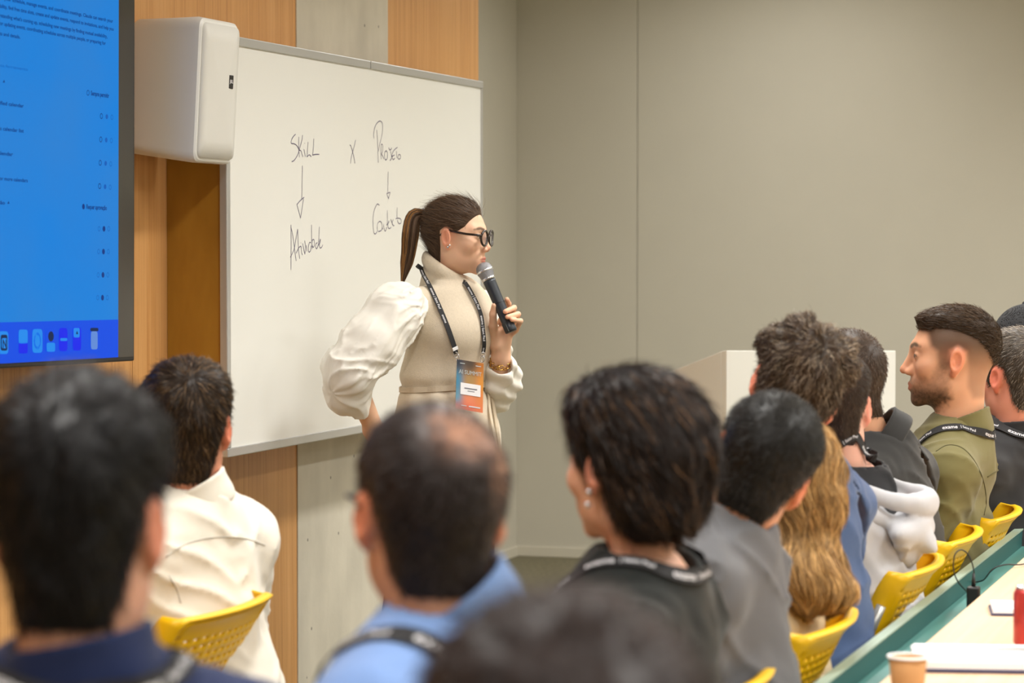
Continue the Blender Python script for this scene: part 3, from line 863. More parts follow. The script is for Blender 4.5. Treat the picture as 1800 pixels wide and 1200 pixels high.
def strands(fn, V, Q, flow, n, length, lift, width, seed, segs=4, keep=None, curl=0.0, jitter=.22):
    """hair locks combed along a surface: returns verts, quads, per-vertex root fraction and lock id"""
    rng = np.random.default_rng(seed)
    a = V[Q]
    ar = np.linalg.norm(np.cross(a[:, 1] - a[:, 0], a[:, 3] - a[:, 0]), axis=-1) + 1e-12
    pick = rng.choice(len(Q), n, p=ar / ar.sum())
    u, v = rng.random((n, 1)), rng.random((n, 1))
    q = a[pick]
    p = (q[:, 0] * (1 - u) * (1 - v) + q[:, 1] * u * (1 - v) + q[:, 2] * u * v + q[:, 3] * (1 - u) * v).astype(np.float32)
    if keep is not None:
        p = p[keep(p)]; n = len(p)
    L = (length * rng.uniform(.55, 1.15, (n, 1))).astype(np.float32)
    ph = rng.uniform(0, 6.28, (n, 1)).astype(np.float32)
    jit = rng.normal(0, 1, (n, 3)).astype(np.float32)
    pts, tans, nors = [p - grad(fn, p) * .002], [], []
    for k in range(segs):
        nn = grad(fn, p)
        dv = flow(p); dv = dv - nn * (dv * nn).sum(-1, keepdims=True)
        dv = dv / (np.linalg.norm(dv, axis=-1, keepdims=True) + 1e-6)
        dv = dv + nn * lift * (1.0 if k < 2 else .35) + jit * jitter
        if curl:
            side = np.cross(dv, nn); dv = dv + curl * side * np.sin(ph + k * 1.7)
        dv = dv / (np.linalg.norm(dv, axis=-1, keepdims=True) + 1e-6)
        p = p + dv * L / segs
        dd = fn(p)[:, None]
        p = p + nn * np.clip(.0012 - dd, 0, .01)
        pts.append(p); tans.append(dv); nors.append(nn)
    tans.append(tans[-1]); nors.append(nors[-1])
    al = rng.uniform(-.9, .9, (n, 1)).astype(np.float32)
    VV, fr = [], []
    for k in range(segs + 1):
        w = np.cross(tans[k], nors[k]); w = w / (np.linalg.norm(w, axis=-1, keepdims=True) + 1e-6)
        w = w * np.cos(al) + nors[k] * np.sin(al)
        wd = width * (1 - .8 * (k / segs) ** 2) / 2
        VV += [pts[k] - w * wd, pts[k] + w * wd]; fr += [k / segs] * 2
    X = np.stack(VV, 1)                       # n, 2(segs+1), 3
    m = 2 * (segs + 1)
    base = (np.arange(n) * m)[:, None]
    qs = np.concatenate([base + np.array([2 * k, 2 * k + 1, 2 * k + 3, 2 * k + 2]) for k in range(segs)])
    return X.reshape(-1, 3), qs, np.tile(np.array(fr), n), np.repeat(np.arange(n), m)

SKIN = mat('skin', (.6, .4, .3), rough=0.5, attr=True, sss=0.22, spec=0.35, bump=0.12, bscale=500)
HAIRM = mat('hair', (.05, .03, .02), rough=0.46, attr=True, spec=0.22)
CLOTH = mat('woven_cloth', (.5, .5, .5), rough=0.85, attr=True, sheen=0.15, bump=0.25, bscale=900, spec=0.2)

def face_cols(P, o):
    """true surface colours of skin, lips, brows and beard in the head frame"""
    sk = np.array(o['skin'], np.float32)
    C = np.tile(sk, (len(P), 1))
    x, y, z = np.abs(P[:, 0]), P[:, 1], P[:, 2]
    def mixc(m, c):
        nonlocal C
        m = np.clip(m, 0, 1)[:, None]; C = C * (1 - m) + np.array(c, np.float32) * m
    pink = sk * np.array([1.05, .68, .62])
    mixc(.75 * sstep(.070, .078, x) * (y < .03) * (np.abs(z) < .045), pink)      # ears
    mixc(.45 * np.exp(-((P - A(0, .112, -.03)) ** 2).sum(1) / .00028), pink)     # nose
    q = P.copy(); q[:, 0] = x
    mixc(.22 * np.exp(-((q - A(.045, .072, -.03)) ** 2).sum(1) / .0006), pink)
    if o.get('beard'):
        m = sstep(.035, -.02, z - .0) * 0
        dd = poly2(y, z, [(.12, -.047), (.075, -.043), (.05, -.05), (.034, -.02), (.022, .0), (.010, -.002), (.004, -.05), (.0, -.09), (.03, -.125), (.12, -.13)])
        m = sstep(.014, -.012, dd + .006 * fbm(P * 120, 5, 2))
        den = .42 + .58 * sstep(-.052, -.088, z) + .12 * fbm(P * 220, 6, 2)
        mixc(m * o['beard'] * den, o['haircol'] * np.array(.55))
    if o.get('stubble'):
        dd = poly2(y, z, HAIR_M)
        mixc(sstep(.012, -.006, dd) * o['stubble'] * (.45 + .55 * sstep(-.03, .05, z)), np.array(o['haircol']) * 1.0)
    lip = np.minimum(cap(q, (0, .0985, -.0605), (.0205, .0865, -.0645), .0052, .0028), cap(q, (0, .0975, -.0722), (.018, .0865, -.0684), .0058, .003))
    mixc(sstep(.002, -.002, lip) * (.85 if o.get('fem') else .6), o.get('lip', sk * np.array([.85, .5, .48])))
    ls = cap(q, (.0205, .089, .0085), (.032, .092, .0118), .0016, .002); ls = np.minimum(ls, cap(q, (.032, .092, .0118), (.0455, .083, .008), .002, .0014))
    mixc(sstep(.0022, -.0006, ls) * .8, (.03, .02, .016))
    br = cap(q, (.012, .095, .0295), (.030, .09, .036), .0042, .0046); br = np.minimum(br, cap(q, (.030, .09, .036), (.050, .072, .030), .0042, .0022))
    mixc(sstep(.0035, -.001, br) * .9, np.array(o['haircol']) * .9)
    return C

def eyes(o):
    """eyeballs in the head frame: verts, quads, colours"""
    V, Q, C = [], [], []
    k = 0
    for sx in (-1, 1):
        c = np.array([sx * .032, .0768, .0075]); r = .0112
        nu, nv = 16, 12
        for j in range(nv + 1):
            for i in range(nu):
                th, ph = math.pi * j / nv, 2 * math.pi * i / nu
                d = np.array([math.sin(th) * math.cos(ph), math.cos(th), math.sin(th) * math.sin(ph)])
                V.append(c + r * d)
                C.append((.012, .009, .008) if th < .22 else ((.09, .05, .025) if th < .56 else (.72, .68, .64)))
        for j in range(nv):
            for i in range(nu):
                Q.append((k + j * nu + i, k + j * nu + (i + 1) % nu, k + (j + 1) * nu + (i + 1) % nu, k + (j + 1) * nu + i))
        k += nu * (nv + 1)
    return np.array(V), np.array(Q), np.array(C)

def hand_sdf(P, side=1, curl=.5):
    """relaxed hand, frame: wrist at origin, fingers along +y, palm facing -z, thumb on side*(-x)"""
    d = ell(P, (0, .045, 0), (.041, .05, .0135))
    d = smin(d, cap(P, (0, -.03, .002), (0, .02, 0), .026, .027), .02)
    for i, (fx, l) in enumerate(((-.030, .072), (-.010, .080), (.011, .074), (.030, .058))):
        fx *= side
        a = np.array([fx, .086 - abs(i - 1.2) * .003, .002]); c1 = curl * .5; c2 = curl * 1.25
        b = a + .48 * l * np.array([fx * .8, math.cos(c1), -math.sin(c1)])
        c = b + .52 * l * np.array([fx * .3, math.cos(c2), -math.sin(c2)])
        d = smin(d, chain(P, [a - A(0, .03, 0), a, b, c], [.0105, .0098, .0088, .0072], .004), .006)
    t0 = np.array([-side * .022, .012, -.004]); t1 = np.array([-side * .05, .045, -.014]); t2 = np.array([-side * .052, .082, -.02])
    d = smin(d, chain(P, [t0, t1, t2], [.015, .0115, .009], .006), .010)
    return d

def ribbon(path, nrm, width, thick=.0012, offs=0.0):
    """solid strap along a path with given surface normals"""
    tn = np.gradient(path, axis=0); tn /= np.linalg.norm(tn, axis=1, keepdims=True) + 1e-9
    w = np.cross(tn, nrm); w /= np.linalg.norm(w, axis=1, keepdims=True) + 1e-9
    n = np.cross(w, tn)
    V = np.concatenate([path + n * offs - w * width / 2, path + n * offs + w * width / 2, path + n * (offs + thick) + w * width / 2, path + n * (offs + thick) - w * width / 2])
    m = len(path); Q = []
    for i in range(m - 1):
        for a, b in ((0, 1), (1, 2), (2, 3), (3, 0)):
            Q.append((a * m + i, b * m + i, b * m + i + 1, a * m + i + 1))
    Q.append((0, m, 2 * m, 3 * m)); Q.append((m - 1, 4 * m - 1, 3 * m - 1, 2 * m - 1))
    return V, Q, (tn, w, n)
def ribbon_text(path, frames, txt, at, height, lift, flip=1, reverse=False):
    """bend a line of text along a strap, starting `at` metres from its beginning"""
    V, F = text_mesh(txt, .012)
    tn, w, n = frames
    L = np.concatenate([[0], np.cumsum(np.linalg.norm(np.diff(path, axis=0), axis=1))])
    sc = height / .72
    xs = V[:, 0] * sc
    if reverse: xs = xs.max() - xs
    xs = at + xs
    out = []
    for x, v in zip(xs, V):
        c = [np.interp(x, L, path[:, k]) for k in range(3)]
        ww = np.array([np.interp(x, L, w[:, k]) for k in range(3)]); nn = np.array([np.interp(x, L, n[:, k]) for k in range(3)])
        out.append(np.array(c) + ww * flip * (v[1] * sc - height / 2) + nn * lift)
    return np.array(out), F, xs.max()
# ---------------------------------------------------------------- yellow chairs (frame: origin on the floor, sitter faces +y)
def chair_surface(u, v):
    """backrest shell: u -1..1 across, v 0..1 up"""
    hw = .215 - .012 * (1 - v)
    x = u * hw
    z = .43 + .37 * v
    y = -.165 - .185 * v + .03 * u * u * (.4 + .6 * v)
    y = y - .012 * max(0, (v - .93) / .07)
    return (x, y, z)
def make_chair():
    root = empty('yellow_chair')
    # perforated shell: slot cells fan out from the bottom edge
    nu, nv = 11, 18
    V, F = [], []
    def vert(u, v):
        V.append(chair_surface(u, v)); return len(V) - 1
    us = np.linspace(-.86, .86, nu + 1); vs = np.linspace(.05, .90, nv + 1)
    def fan(u, v): return u * (.80 + .20 * ((v - .05) / .85)) + .05 * math.sin(3.1 * (v - .05) / .85) * (1 - abs(u))
    grid = {}
    def gv(i, j, a, b):
        key = (round(i + a, 3), round(j + b, 3))
        if key not in grid:
            u = us[0] + (us[-1] - us[0]) * (i + a) / nu; v = vs[0] + (vs[-1] - vs[0]) * (j + b) / nv
            grid[key] = vert(fan(u, v), v)
        return grid[key]
    ca, cb_ = (0, .22, .78, 1), (0, .30, .70, 1)
    for i in range(nu):
        for j in range(nv):
            for a in range(3):
                for b in range(3):
                    if a == 1 and b == 1: continue
                    F.append((gv(i, j, ca[a], cb_[b]), gv(i, j, ca[a + 1], cb_[b]), gv(i, j, ca[a + 1], cb_[b + 1]), gv(i, j, ca[a], cb_[b + 1])))
    # solid borders
    colv = [(j, b) for j in range(nv) for b in cb_[:-1]] + [(nv, 0)]
    for sgn, i0 in ((-1, 0), (1, nu)):
        prev = None
        for (j, b) in colv:
            e = gv(i0, j, 0, b); v = vs[0] + (vs[-1] - vs[0]) * (j + b) / nv
            o = vert(sgn * 1.0, v)
            if prev: F.append((prev[0], prev[1], o, e) if sgn > 0 else (prev[1], prev[0], e, o))
            prev = (e, o)
        if sgn < 0: lo_l, hi_l = None, o
        else: hi_r = o
    row = [(i, a) for i in range(nu) for a in ca[:-1]] + [(nu, 0)]
    for jj, sgn, vv in ((nv, 1, (.935, .97, 1.0)), (0, -1, (.025, 0.0))):
        base = [gv(i, jj, a, 0) for (i, a) in row]
        uu = [us[0] + (us[-1] - us[0]) * (i + a) / nu for (i, a) in row]
        v0 = vs[-1] if jj else vs[0]
        first = [vert(-1.0, v0)] + base + [vert(1.0, v0)]
        upos = [-1.0] + [fan(u, v0) for u in uu] + [1.0]
        prev = first
        for v in vv:
            cur = [vert(u if abs(u) < 1 else u, v) for u in upos]
            for k in range(len(cur) - 1):
                q = (prev[k], prev[k + 1], cur[k + 1], cur[k])
                F.append(q if sgn > 0 else q[::-1])
            prev = cur
    bk = mesh('backrest', np.array(V), F, M['yellow'], root, smooth=True)
    m = bk.modifiers.new('solid', 'SOLIDIFY'); m.thickness = .006; m.offset = 0
    # flange that wraps the shell's two sides and its top, bending forward
    path = [(-1.0, v) for v in np.linspace(0, .96, 14)] + [(-.99, .985), (-.96, 1.0)] + [(u, 1.0) for u in np.linspace(-.9, .9, 12)] + [(.96, 1.0), (.99, .985)] + [(1.0, v) for v in np.linspace(.96, 0, 14)]
    V, F = [], []
    for k, (u, v) in enumerate(path):
        p = np.array(chair_surface(u, v))
        sidew = abs(u) >= .985
        dep = .045 if sidew else .018
        f = np.array([.012 * np.sign(u) if sidew else 0, .93, .34 if sidew else .10]); f = f / np.linalg.norm(f)
        rn = [p - f * .004, p + f * dep * .5 + np.array([0, 0, .003 if not sidew else 0]), p + f * dep]
        V += rn
        if k:
            b0 = (k - 1) * 3
            for q in range(2): F.append((b0 + q, b0 + q + 1, b0 + q + 4, b0 + q + 3))
    fl_ = mesh('backrest_rim', np.array(V), F, M['yellow'], root, smooth=True)
    m = fl_.modifiers.new('solid', 'SOLIDIFY'); m.thickness = .006; m.offset = 0
    # seat shell
    V, F = [], []
    for j in range(9):
        for i in range(11):
            u, v = -1 + i / 5, j / 8
            V.append((u * (.205 + .01 * v), -.19 + .43 * v, .445 + .012 * u * u - .03 * max(0, v - .8) / .2))
    for j in range(8):
        for i in range(10): F.append((j * 11 + i, j * 11 + i + 1, (j + 1) * 11 + i + 1, (j + 1) * 11 + i))
    se = mesh('seat', np.array(V), F, M['yellow'], root, smooth=True)
    m = se.modifiers.new('solid', 'SOLIDIFY'); m.thickness = .012; m.offset = -1
    for sx in (-1, 1):
        MB().tube(spline([(sx * .230, -.272, .735), (sx * .232, -.195, .55), (sx * .234, -.155, .43), (sx * .236, -.23, .2), (sx * .242, -.27, .0)], 14), .011, 10).build('leg', M['grey_metal'], root, smooth=True)
        MB().tube(spline([(sx * .19, .15, .428), (sx * .205, .175, .3), (sx * .225, .22, .0)], 10), .011, 10).build('leg', M['grey_metal'], root, smooth=True)
        MB().tube([(sx * .215, -.2, .425), (sx * .195, .15, .425)], .009, 8).build('side_bar', M['grey_metal'], root, smooth=True)
    return root
CHAIR0 = make_chair()
_first = [True]
def place_chair(x, y, yaw_deg, label):
    if _first[0]:
        r = CHAIR0; _first[0] = False
    else:
        r = CHAIR0.copy(); COL.objects.link(r)
        for ch in CHAIR0.children:
            c_ = ch.copy(); COL.objects.link(c_); c_.parent = r
    r.location = (x, y, 0); r.rotation_euler = (0, 0, math.radians(yaw_deg))
    tag(r, label, 'chair', 'yellow chairs of the audience')
    return r

# ---------------------------------------------------------------- seated people
BODY_YAW = 90 - math.degrees(TH)      # local +y looks at the front wall
def torso_fn(b):
    N, C, w, dp = b['N'], b['C'], b['w'], b['dp']
    S, E, Wr = b['S'], b['E'], b['Wr']
    ch = N * .62 + C * .38 + A(0, .035, 0); be = N * .28 + C * .72 + A(0, .03, 0)
    Rb = rot(rx=-math.degrees(math.atan2(N[1] - C[1], N[2] - C[2])))
    def fn(P):
        d = ell(P, ch, (.172 * w, .118 * dp, .225), Rb)
        d = smin(d, ell(P, be, (.158 * w, .122 * dp, .2), Rb), .06)
        d = smin(d, ell(P, C + A(0, .01, .03), (.185 * w, .14 * dp, .13)), .06)
        d = smin(d, cap(P, N + A(0, 0, -.03), N + A(0, .01, -.1), .062, .09), .05)
        for k in (0, 1):
            d = smin(d, cap(P, N + A(0, .0, -.045), S[k], .050, .060), .06)
            d = smin(d, cap(P, S[k] + A(0, 0, -.01), E[k], .062 * b.get('arm', 1), .052 * b.get('arm', 1)), .045)
            d = smin(d, cap(P, E[k], Wr[k], .049 * b.get('arm', 1), .036), .022)
        return d
    return fn
def legs_fn(b):
    C = b['C']
    def fn(P):
        d = ell(P, C + A(0, .0, -.0), (.175, .15, .1))
        for sx in (-1, 1):
            k = A(sx * .12, .43, .53); a = A(sx * .12, .40, .09)
            d = smin(d, cap(P, A(sx * .09, .02, .535), k, .082, .062), .03)
            d = smin(d, cap(P, k, a, .062, .048), .02)
        return d
    return fn
def shoes_fn(b):
    def fn(P):
        d = None
        for sx in (-1, 1):
            e = smin(cap(P, A(sx * .12, .37, .045), A(sx * .13, .55, .034), .042, .034), cap(P, A(sx * .12, .40, .05), A(sx * .12, .40, .11), .045, .048), .03)
            e = smax(e, .0 - P[:, 2] + .001, .004)
            d = e if d is None else np.minimum(d, e)
        return d
    return fn

SEAMS = {}
def person(name, label, px, py, z, yaw=0.0, pitch=0.0, roll=0.0, hs=1.0, body_yaw=BODY_YAW, fwd=.05, side=0.0, fem=0, skin=srgb(206, 154, 122),
           haircol=srgb(44, 32, 26), hairpoly=HAIR_M, top=.018, sidet=.008, tuft=.004, tuftscale=60, bulge=None, flow=None, nstr=5000, slen=.025, lift=.25,
           swid=.0011, cloth=srgb(60, 60, 60), w=1.0, dp=1.0, wrinkle=.004, collar=None, lanyard=None, neckline=None, beard=0, stubble=0, seed=1, hairmix=None,
           seat=True, chair_label=None, chair_at=None, trousers=srgb(40, 42, 50), neckdrop=.165, extra=None, head_h=.0040, clothcol=None, nohair=False, arm=1.0, curl=0.0, hairsegs=4, keep=None,
           neck=None, lean=.03, shoulder_drop=.100, shoulder=.166, hx=1.0, headneck=1.0, hood=None, basefn=None, seams=(), jitter=.16):
    """one seated listener. px, py = head centre in the photo, z = distance; yaw = where the face looks (0 = straight away from the camera, + = left)"""
    Hc = PX(px, py, z)
    by = math.radians(body_yaw)
    Rb = np.array(Matrix.Rotation(by, 3, 'Z'))
    Rh = rot(pitch, roll, yaw - body_yaw)             # head frame -> body frame
    if neck is None:
        Nw = Hc + Rb @ np.array([0, -.05, -neckdrop * hs])
    else:
        Nw = PX(neck[0], neck[1], z + (neck[2] if len(neck) > 2 else 0))
    O = np.array([Nw[0], Nw[1], 0]) - Rb @ np.array([0, lean, 0])
    Hb = (Rb.T @ (Hc - O)).astype(np.float32)
    Nb = (Rb.T @ (Nw - O)).astype(np.float32)
    Cb = A(0, 0, .54)
    b = dict(N=Nb, C=Cb, w=w, dp=dp, arm=arm)
    sh = shoulder * w
    b['S'] = [Nb + A(s_ * sh, .005, -shoulder_drop) for s_ in (-1, 1)]
    b['E'] = [A(s_ * (sh + .055), Nb[1] + .06, Nb[2] - .33) for s_ in (-1, 1)]
    b['Wr'] = [A(s_ * .11, .30, .655) for s_ in (-1, 1)]
    o = dict(fem=fem, skin=np.array(skin), haircol=np.array(haircol), hairpoly=hairpoly, top=top, side=sidet, tuft=tuft, tuftscale=tuftscale, bulge=bulge, seed=seed, beard=beard, stubble=stubble, neck=headneck)
    o['nend'] = tuple((Rh.T @ (Nb + A(0, .01, -.06) - Hb)) / hs)
    hsv = hs * np.array([hx, 1, 1])
    toB = lambda V: (V * hsv) @ Rh.T + Hb
    # body: head and neck, trunk and arms, hands
    hf = lambda P: head_sdf(P, o)
    ne = np.array(o['nend'])
    lo = np.minimum(np.array([-.1, -.125, -.13]), ne - .075); hi = np.maximum(np.array([.1, .13, .13]), ne + .075)
    V, Q = poly(hf, lo, hi, head_h)
    cols = face_cols(V.astype(np.float32), o)
    eV, eQ, eC = eyes(o)
    VV, QQ, CC = [toB(V), toB(eV)], [Q, eQ + len(V)], [cols, eC]
    off = len(V) + len(eV)
    tf = torso_fn(b)
    V, Q = poly(lambda P: tf(P) + .012, (-.4, -.35, .4), (.4, .5, float(Nb[2]) + .02), .016)
    VV.append(V); QQ.append(Q + off); CC.append(np.tile(o['skin'], (len(V), 1))); off += len(V)
    for k, s_ in enumerate((-1, 1)):
        V, Q = poly(lambda P: hand_sdf(P, s_), (-.075, -.06, -.11), (.075, .19, .04), .0045)
        dr = b['Wr'][k] - b['E'][k]; az = math.degrees(math.atan2(-dr[0], dr[1]))
        Rz = rot(rx=-6, rz=az * .8)
        V = V @ Rz.T + b['Wr'][k] + A(0, .02, -.008)
        VV.append(V); QQ.append(Q + off); CC.append(np.tile(o['skin'], (len(V), 1))); off += len(V)
    ob = mesh(name, np.concatenate(VV), np.concatenate(QQ), SKIN, None, True, np.concatenate(CC))
    ob.location = tuple(O); ob.rotation_euler = (0, 0, by)
    tag(ob, label, 'person')
    # hair
    rng = np.random.default_rng(seed)
    hc = np.array(haircol)
    if not nohair:
        hfn = hair_fn(o)
        V, Q = poly(hfn, (-.15, -.19, -.22), (.15, .16, .2), .0038, slack=2.2)
        if flow is None:
            wh = A(.012, -.085, .085)
            flow = lambda P: (P - wh) / (np.linalg.norm(P - wh, axis=-1, keepdims=True) + .01) + .7 * np.cross(P - wh, A(0, -.6, .8)) / .1 * np.exp(-((P - wh) ** 2).sum(-1, keepdims=True) / .0012) + A(0, .25, -.25)
        sV, sQ, fr, idn = strands(hfn, V, Q, flow, nstr, slen, lift, swid, seed, hairsegs, keep, curl, jitter)
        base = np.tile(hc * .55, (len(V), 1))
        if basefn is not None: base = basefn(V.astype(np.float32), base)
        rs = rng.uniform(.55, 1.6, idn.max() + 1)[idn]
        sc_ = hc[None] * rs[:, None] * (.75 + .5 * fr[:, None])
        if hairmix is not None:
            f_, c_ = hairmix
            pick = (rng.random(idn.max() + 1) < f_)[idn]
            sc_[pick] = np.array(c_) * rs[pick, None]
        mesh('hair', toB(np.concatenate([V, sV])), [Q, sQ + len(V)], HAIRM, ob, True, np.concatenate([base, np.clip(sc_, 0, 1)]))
    # upper garment
    cfn0 = tf
    Nup = toB(np.array([[0, -.03, -.05]]))[0]
    nax = Nup - Nb; nax = nax / np.linalg.norm(nax)
    def neckdist(P):
        r = P - Nb; t = r @ nax.astype(np.float32)
        return t, np.linalg.norm(r - t[:, None] * nax.astype(np.float32), axis=-1)
    def cfn(P):
        d = cfn0(P) - .008
        fold = P * A(9, 14, 16)
        d = d - wrinkle * fbm(fold + 1.5 * noise(P * 6, seed)[:, None], seed + 3, 2)
        if wrinkle:
            wq = noise(P * 5, seed + 9)[:, None]
            fold2 = 1 - np.abs(noise(np.stack([P[:, 0] * 8 + P[:, 2] * 7, P[:, 1] * 7, P[:, 2] * 15 - np.abs(P[:, 0]) * 10], 1) + .7 * wq, seed + 6))
            d = d - 1.7 * wrinkle * (fold2 ** 4 - .25)
            for k in (0, 1):      # creases that pull from the armpit and gather at the elbow
                r = np.linalg.norm(P - b['E'][k], axis=-1)
                d = d - .005 * np.exp(-(r / .11) ** 2) * np.sin((P[:, 2] + .6 * P[:, 1]) * 150 + 3 * noise(P * 12, seed))
        t, q = neckdist(P)
        d = smax(d, -(q - (neckline or .062)) * 1.0, .006) if neckline != 0 else d
        if extra is not None: d = extra(P, d, b)
        return d
    V, Q = poly(cfn, (-.42, -.36, .36), (.42, .5, float(Nb[2]) + .16), .0078 if z > 3.5 else .010)
    cc = np.tile(np.array(cloth), (len(V), 1))
    if clothcol is not None: cc = clothcol(V.astype(np.float32), cc, b)
    mesh('top', V, Q, CLOTH, ob, True, cc)
    Naf = nax.astype(np.float32)
    full_parts = [cfn]
    if collar:
        rr, h, th = collar
        def colf(P):
            t, q = neckdist(P)
            fw = (P[:, 1] - Nb[1])
            tt_ = t + .42 * fw                      # the collar dips towards the chest
            rad_ = rr + .014 * sstep(h, -.035, tt_) + .004 * noise(P * 18, seed + 2)
            dd = np.abs(q - rad_) - th
            dd = smax(dd, np.abs(tt_ - (h - .04) / 2) - (h + .04) / 2, .004)
            gap = np.abs(P[:, 0]) - .022            # opening at the throat
            return smax(dd, -smax(gap, .02 - fw, .01), .006)
        V, Q = poly(colf, Nb - A(.16, .16, .12), Nb + A(.16, .17, .17), .0042, slack=2)
        mesh('collar', V, Q, CLOTH, ob, True, np.tile(np.array(cloth) * 1.0, (len(V), 1)))
        full_parts.append(colf)
    if hood is not None:
        hdf = lambda P: hood(P, b)
        V, Q = poly(hdf, Nb - A(.26, .32, .36), Nb + A(.26, .2, .14), .006, slack=1.8)
        mesh('hood', V, Q, CLOTH, ob, True, np.tile(np.array(cloth), (len(V), 1)))
        full_parts.append(hdf)
    # stitched seams lying on the garment
    for sm in seams:
        pts = []
        for (sx_, sy_) in spline(sm, 7 * len(sm)):
            r = ray(sx_, sy_); r = r / r[1]; t = z - 1.0
            for _ in range(50):
                p = (Rb.T @ (np.array([0, 0, CAMH]) + r * t - O)).astype(np.float32)
                dd = float(cfn(p[None])[0])
                if dd < .0006 or t > z + .6: break
                t += dd * .8
            pts.append(p)
        MB().tube(np.array(pts), .0012, 6).build('seam', SEAMS.setdefault(tuple(cloth), mat('seam_thread', tuple(np.array(cloth) * .55), rough=.9)), ob, smooth=True)
    V, Q = poly(legs_fn(b), (-.3, -.2, .03), (.3, .56, .7), .016)
    mesh('trousers', V, Q, CLOTH, ob, True, np.tile(np.array(trousers), (len(V), 1)))
    V, Q = poly(shoes_fn(b), (-.2, .3, -.01), (.2, .62, .17), .010)
    mesh('shoes', V, Q, CLOTH, ob, True, np.tile(np.array(srgb(30, 28, 28)), (len(V), 1)))
    # lanyard: lies on the garment round the neck
    if lanyard:
        wd = lanyard.get('w', .02); up = lanyard.get('up', 0.0); rad = lanyard.get('r', .085)
        pts = []
        for an in np.linspace(-180, 180, 73):
            a = math.radians(an)         # 0 = behind the neck
            fx, fy = rad * math.sin(a), -rad * math.cos(a)
            front = max(0, (abs(an) - 62) / 118)
            zz = up + .02 + .075 * math.exp(-((abs(an) - 92) / 42) ** 2) - .42 * front ** 1.5
            pts.append(Nb + A(fx * (1 - .55 * front), fy + .09 * front + .005, zz))
        pts = np.array(pts, np.float32)
        def full(P):
            r_ = hf(((P - Hb) @ Rh / hsv).astype(np.float32)) * hs
            for fp in full_parts: r_ = np.minimum(r_, fp(P))
            return r_
        for _ in range(14):
            d = full(pts)[:, None]
            pts = pts - grad(full, pts, .004) * (d - .004) * .8
            pts[1:-1] = .5 * pts[1:-1] + .25 * (pts[:-2] + pts[2:])
        path = spline(pts[::2], 120)
        for _ in range(5):
            q_ = path.astype(np.float32); path = path - grad(full, q_, .004) * np.clip(full(q_)[:, None] - .0045, -.02, 0) * .9
        nr = grad(full, path.astype(np.float32), .006)
        nr[1:-1] = (nr[:-2] + nr[1:-1] + nr[2:]) / 3
        V, Qd, fr = ribbon(path, nr, wd, .0015)
        ly = mesh('lanyard', V, Qd, M['ribbon'], ob, False)
        L = np.linalg.norm(np.diff(path, axis=0), axis=1).sum()
        at = lanyard.get('start', .02)
        while at < L - .12:
            v1, f1, e1 = ribbon_text(path, fr, 'exame', at, wd * .52, .0022, lanyard.get('flip', -1), lanyard.get('rev', False))
            if e1 > L - .02: break
            mesh('lanyard_print', v1, f1, M['print_white'], ly, False)
            v1, f1, e1 = ribbon_text(path, fr, '| Saint Paul', e1 + .008, wd * .36, .0022, lanyard.get('flip', -1), lanyard.get('rev', False))
            if e1 > L - .02: break
            mesh('lanyard_print', v1, f1, M['print_white'], ly, False)
            at = e1 + lanyard.get('gap', .03)
    if seat:
        if chair_at is None:
            p = O + Rb @ np.array([0, .06, 0]); chair_at = (p[0], p[1])
        place_chair(chair_at[0], chair_at[1], body_yaw if abs(chair_at[0] - O[0]) < .02 else BODY_YAW, chair_label)
    return ob, dict(b=b, Hb=Hb, Rh=Rh, hs=hs, O=O, Rb=Rb, toB=toB, Nb=Nb, cfn=cfn, head=o)
# ---------------------------------------------------------------- the audience
def chair_xy(px, z):
    """chair origin whose backrest top centre stands on pixel column px at distance z"""
    X = (px - 900) / FPX * z
    Rb = np.array(Matrix.Rotation(math.radians(BODY_YAW), 3, 'Z'))
    p = np.array([X, z, 0]) - Rb @ np.array([0, -.33, 0])
    return (p[0], p[1])
HAIR_M3 = [(y_, z_ - .018 if (z_ == -.084) else z_) for (y_, z_) in HAIR_M]
DARK = srgb(32, 25, 22)
def bald_poly(P, d):
    # thinning crown: the cap of hair drops to the scalp in an irregular patch
    return d
if "P3" in ONLY: person("person", "man with dark wavy hair and a cream white jacket on a yellow chair", 328, 756, 5.65, hs=1.06, neck=(338, 874), body_yaw=58, yaw=2, pitch=-3, haircol=srgb(48, 36, 26), top=.022, sidet=.011, tuft=.006, tuftscale=40, nstr=9000, slen=.03, lift=.1, hairmix=(.2, srgb(104, 80, 54)), cloth=srgb(232, 226, 212), hairpoly=HAIR_M3, collar=(.069, .032, .006), seed=10, chair_at=chair_xy(400, 5.42), seams=([(292, 978), (330, 955), (380, 944), (430, 946), (466, 958)], [(296, 1010), (310, 1035), (318, 1060)]), chair_label="yellow chair of the man in the cream jacket", w=1.06, dp=1.08, neckdrop=.145, wrinkle=.005, skin=srgb(206, 142, 112), curl=.3)
if 'P1' in ONLY: person('person', 'nearest listener, only the blurred dark brown crown at the bottom edge', 985, 1420, 1.72, yaw=10, haircol=srgb(48, 36, 33), top=.02, tuft=.005, nstr=5000, slen=.03,
       cloth=srgb(52, 52, 60), seed=11, chair_label='yellow chair under the nearest listener, below the picture\'s edge')
if 'P2' in ONLY: person('person', 'blurred man with black hair and navy jacket collar at the left edge', 140, 930, 2.72, hs=1.10, hx=.90, neck=(138, 1172), body_yaw=25, yaw=-4, haircol=srgb(20, 18, 20), top=.027, sidet=.009, nstr=6000, slen=.03, lift=.15,
       cloth=srgb(28, 40, 78), collar=(.070, .032, .006), seed=12, lanyard=dict(w=.026, r=.13, up=-.04), skin=srgb(196, 146, 120), chair_label='yellow chair of the man in the navy jacket', neckdrop=.15)
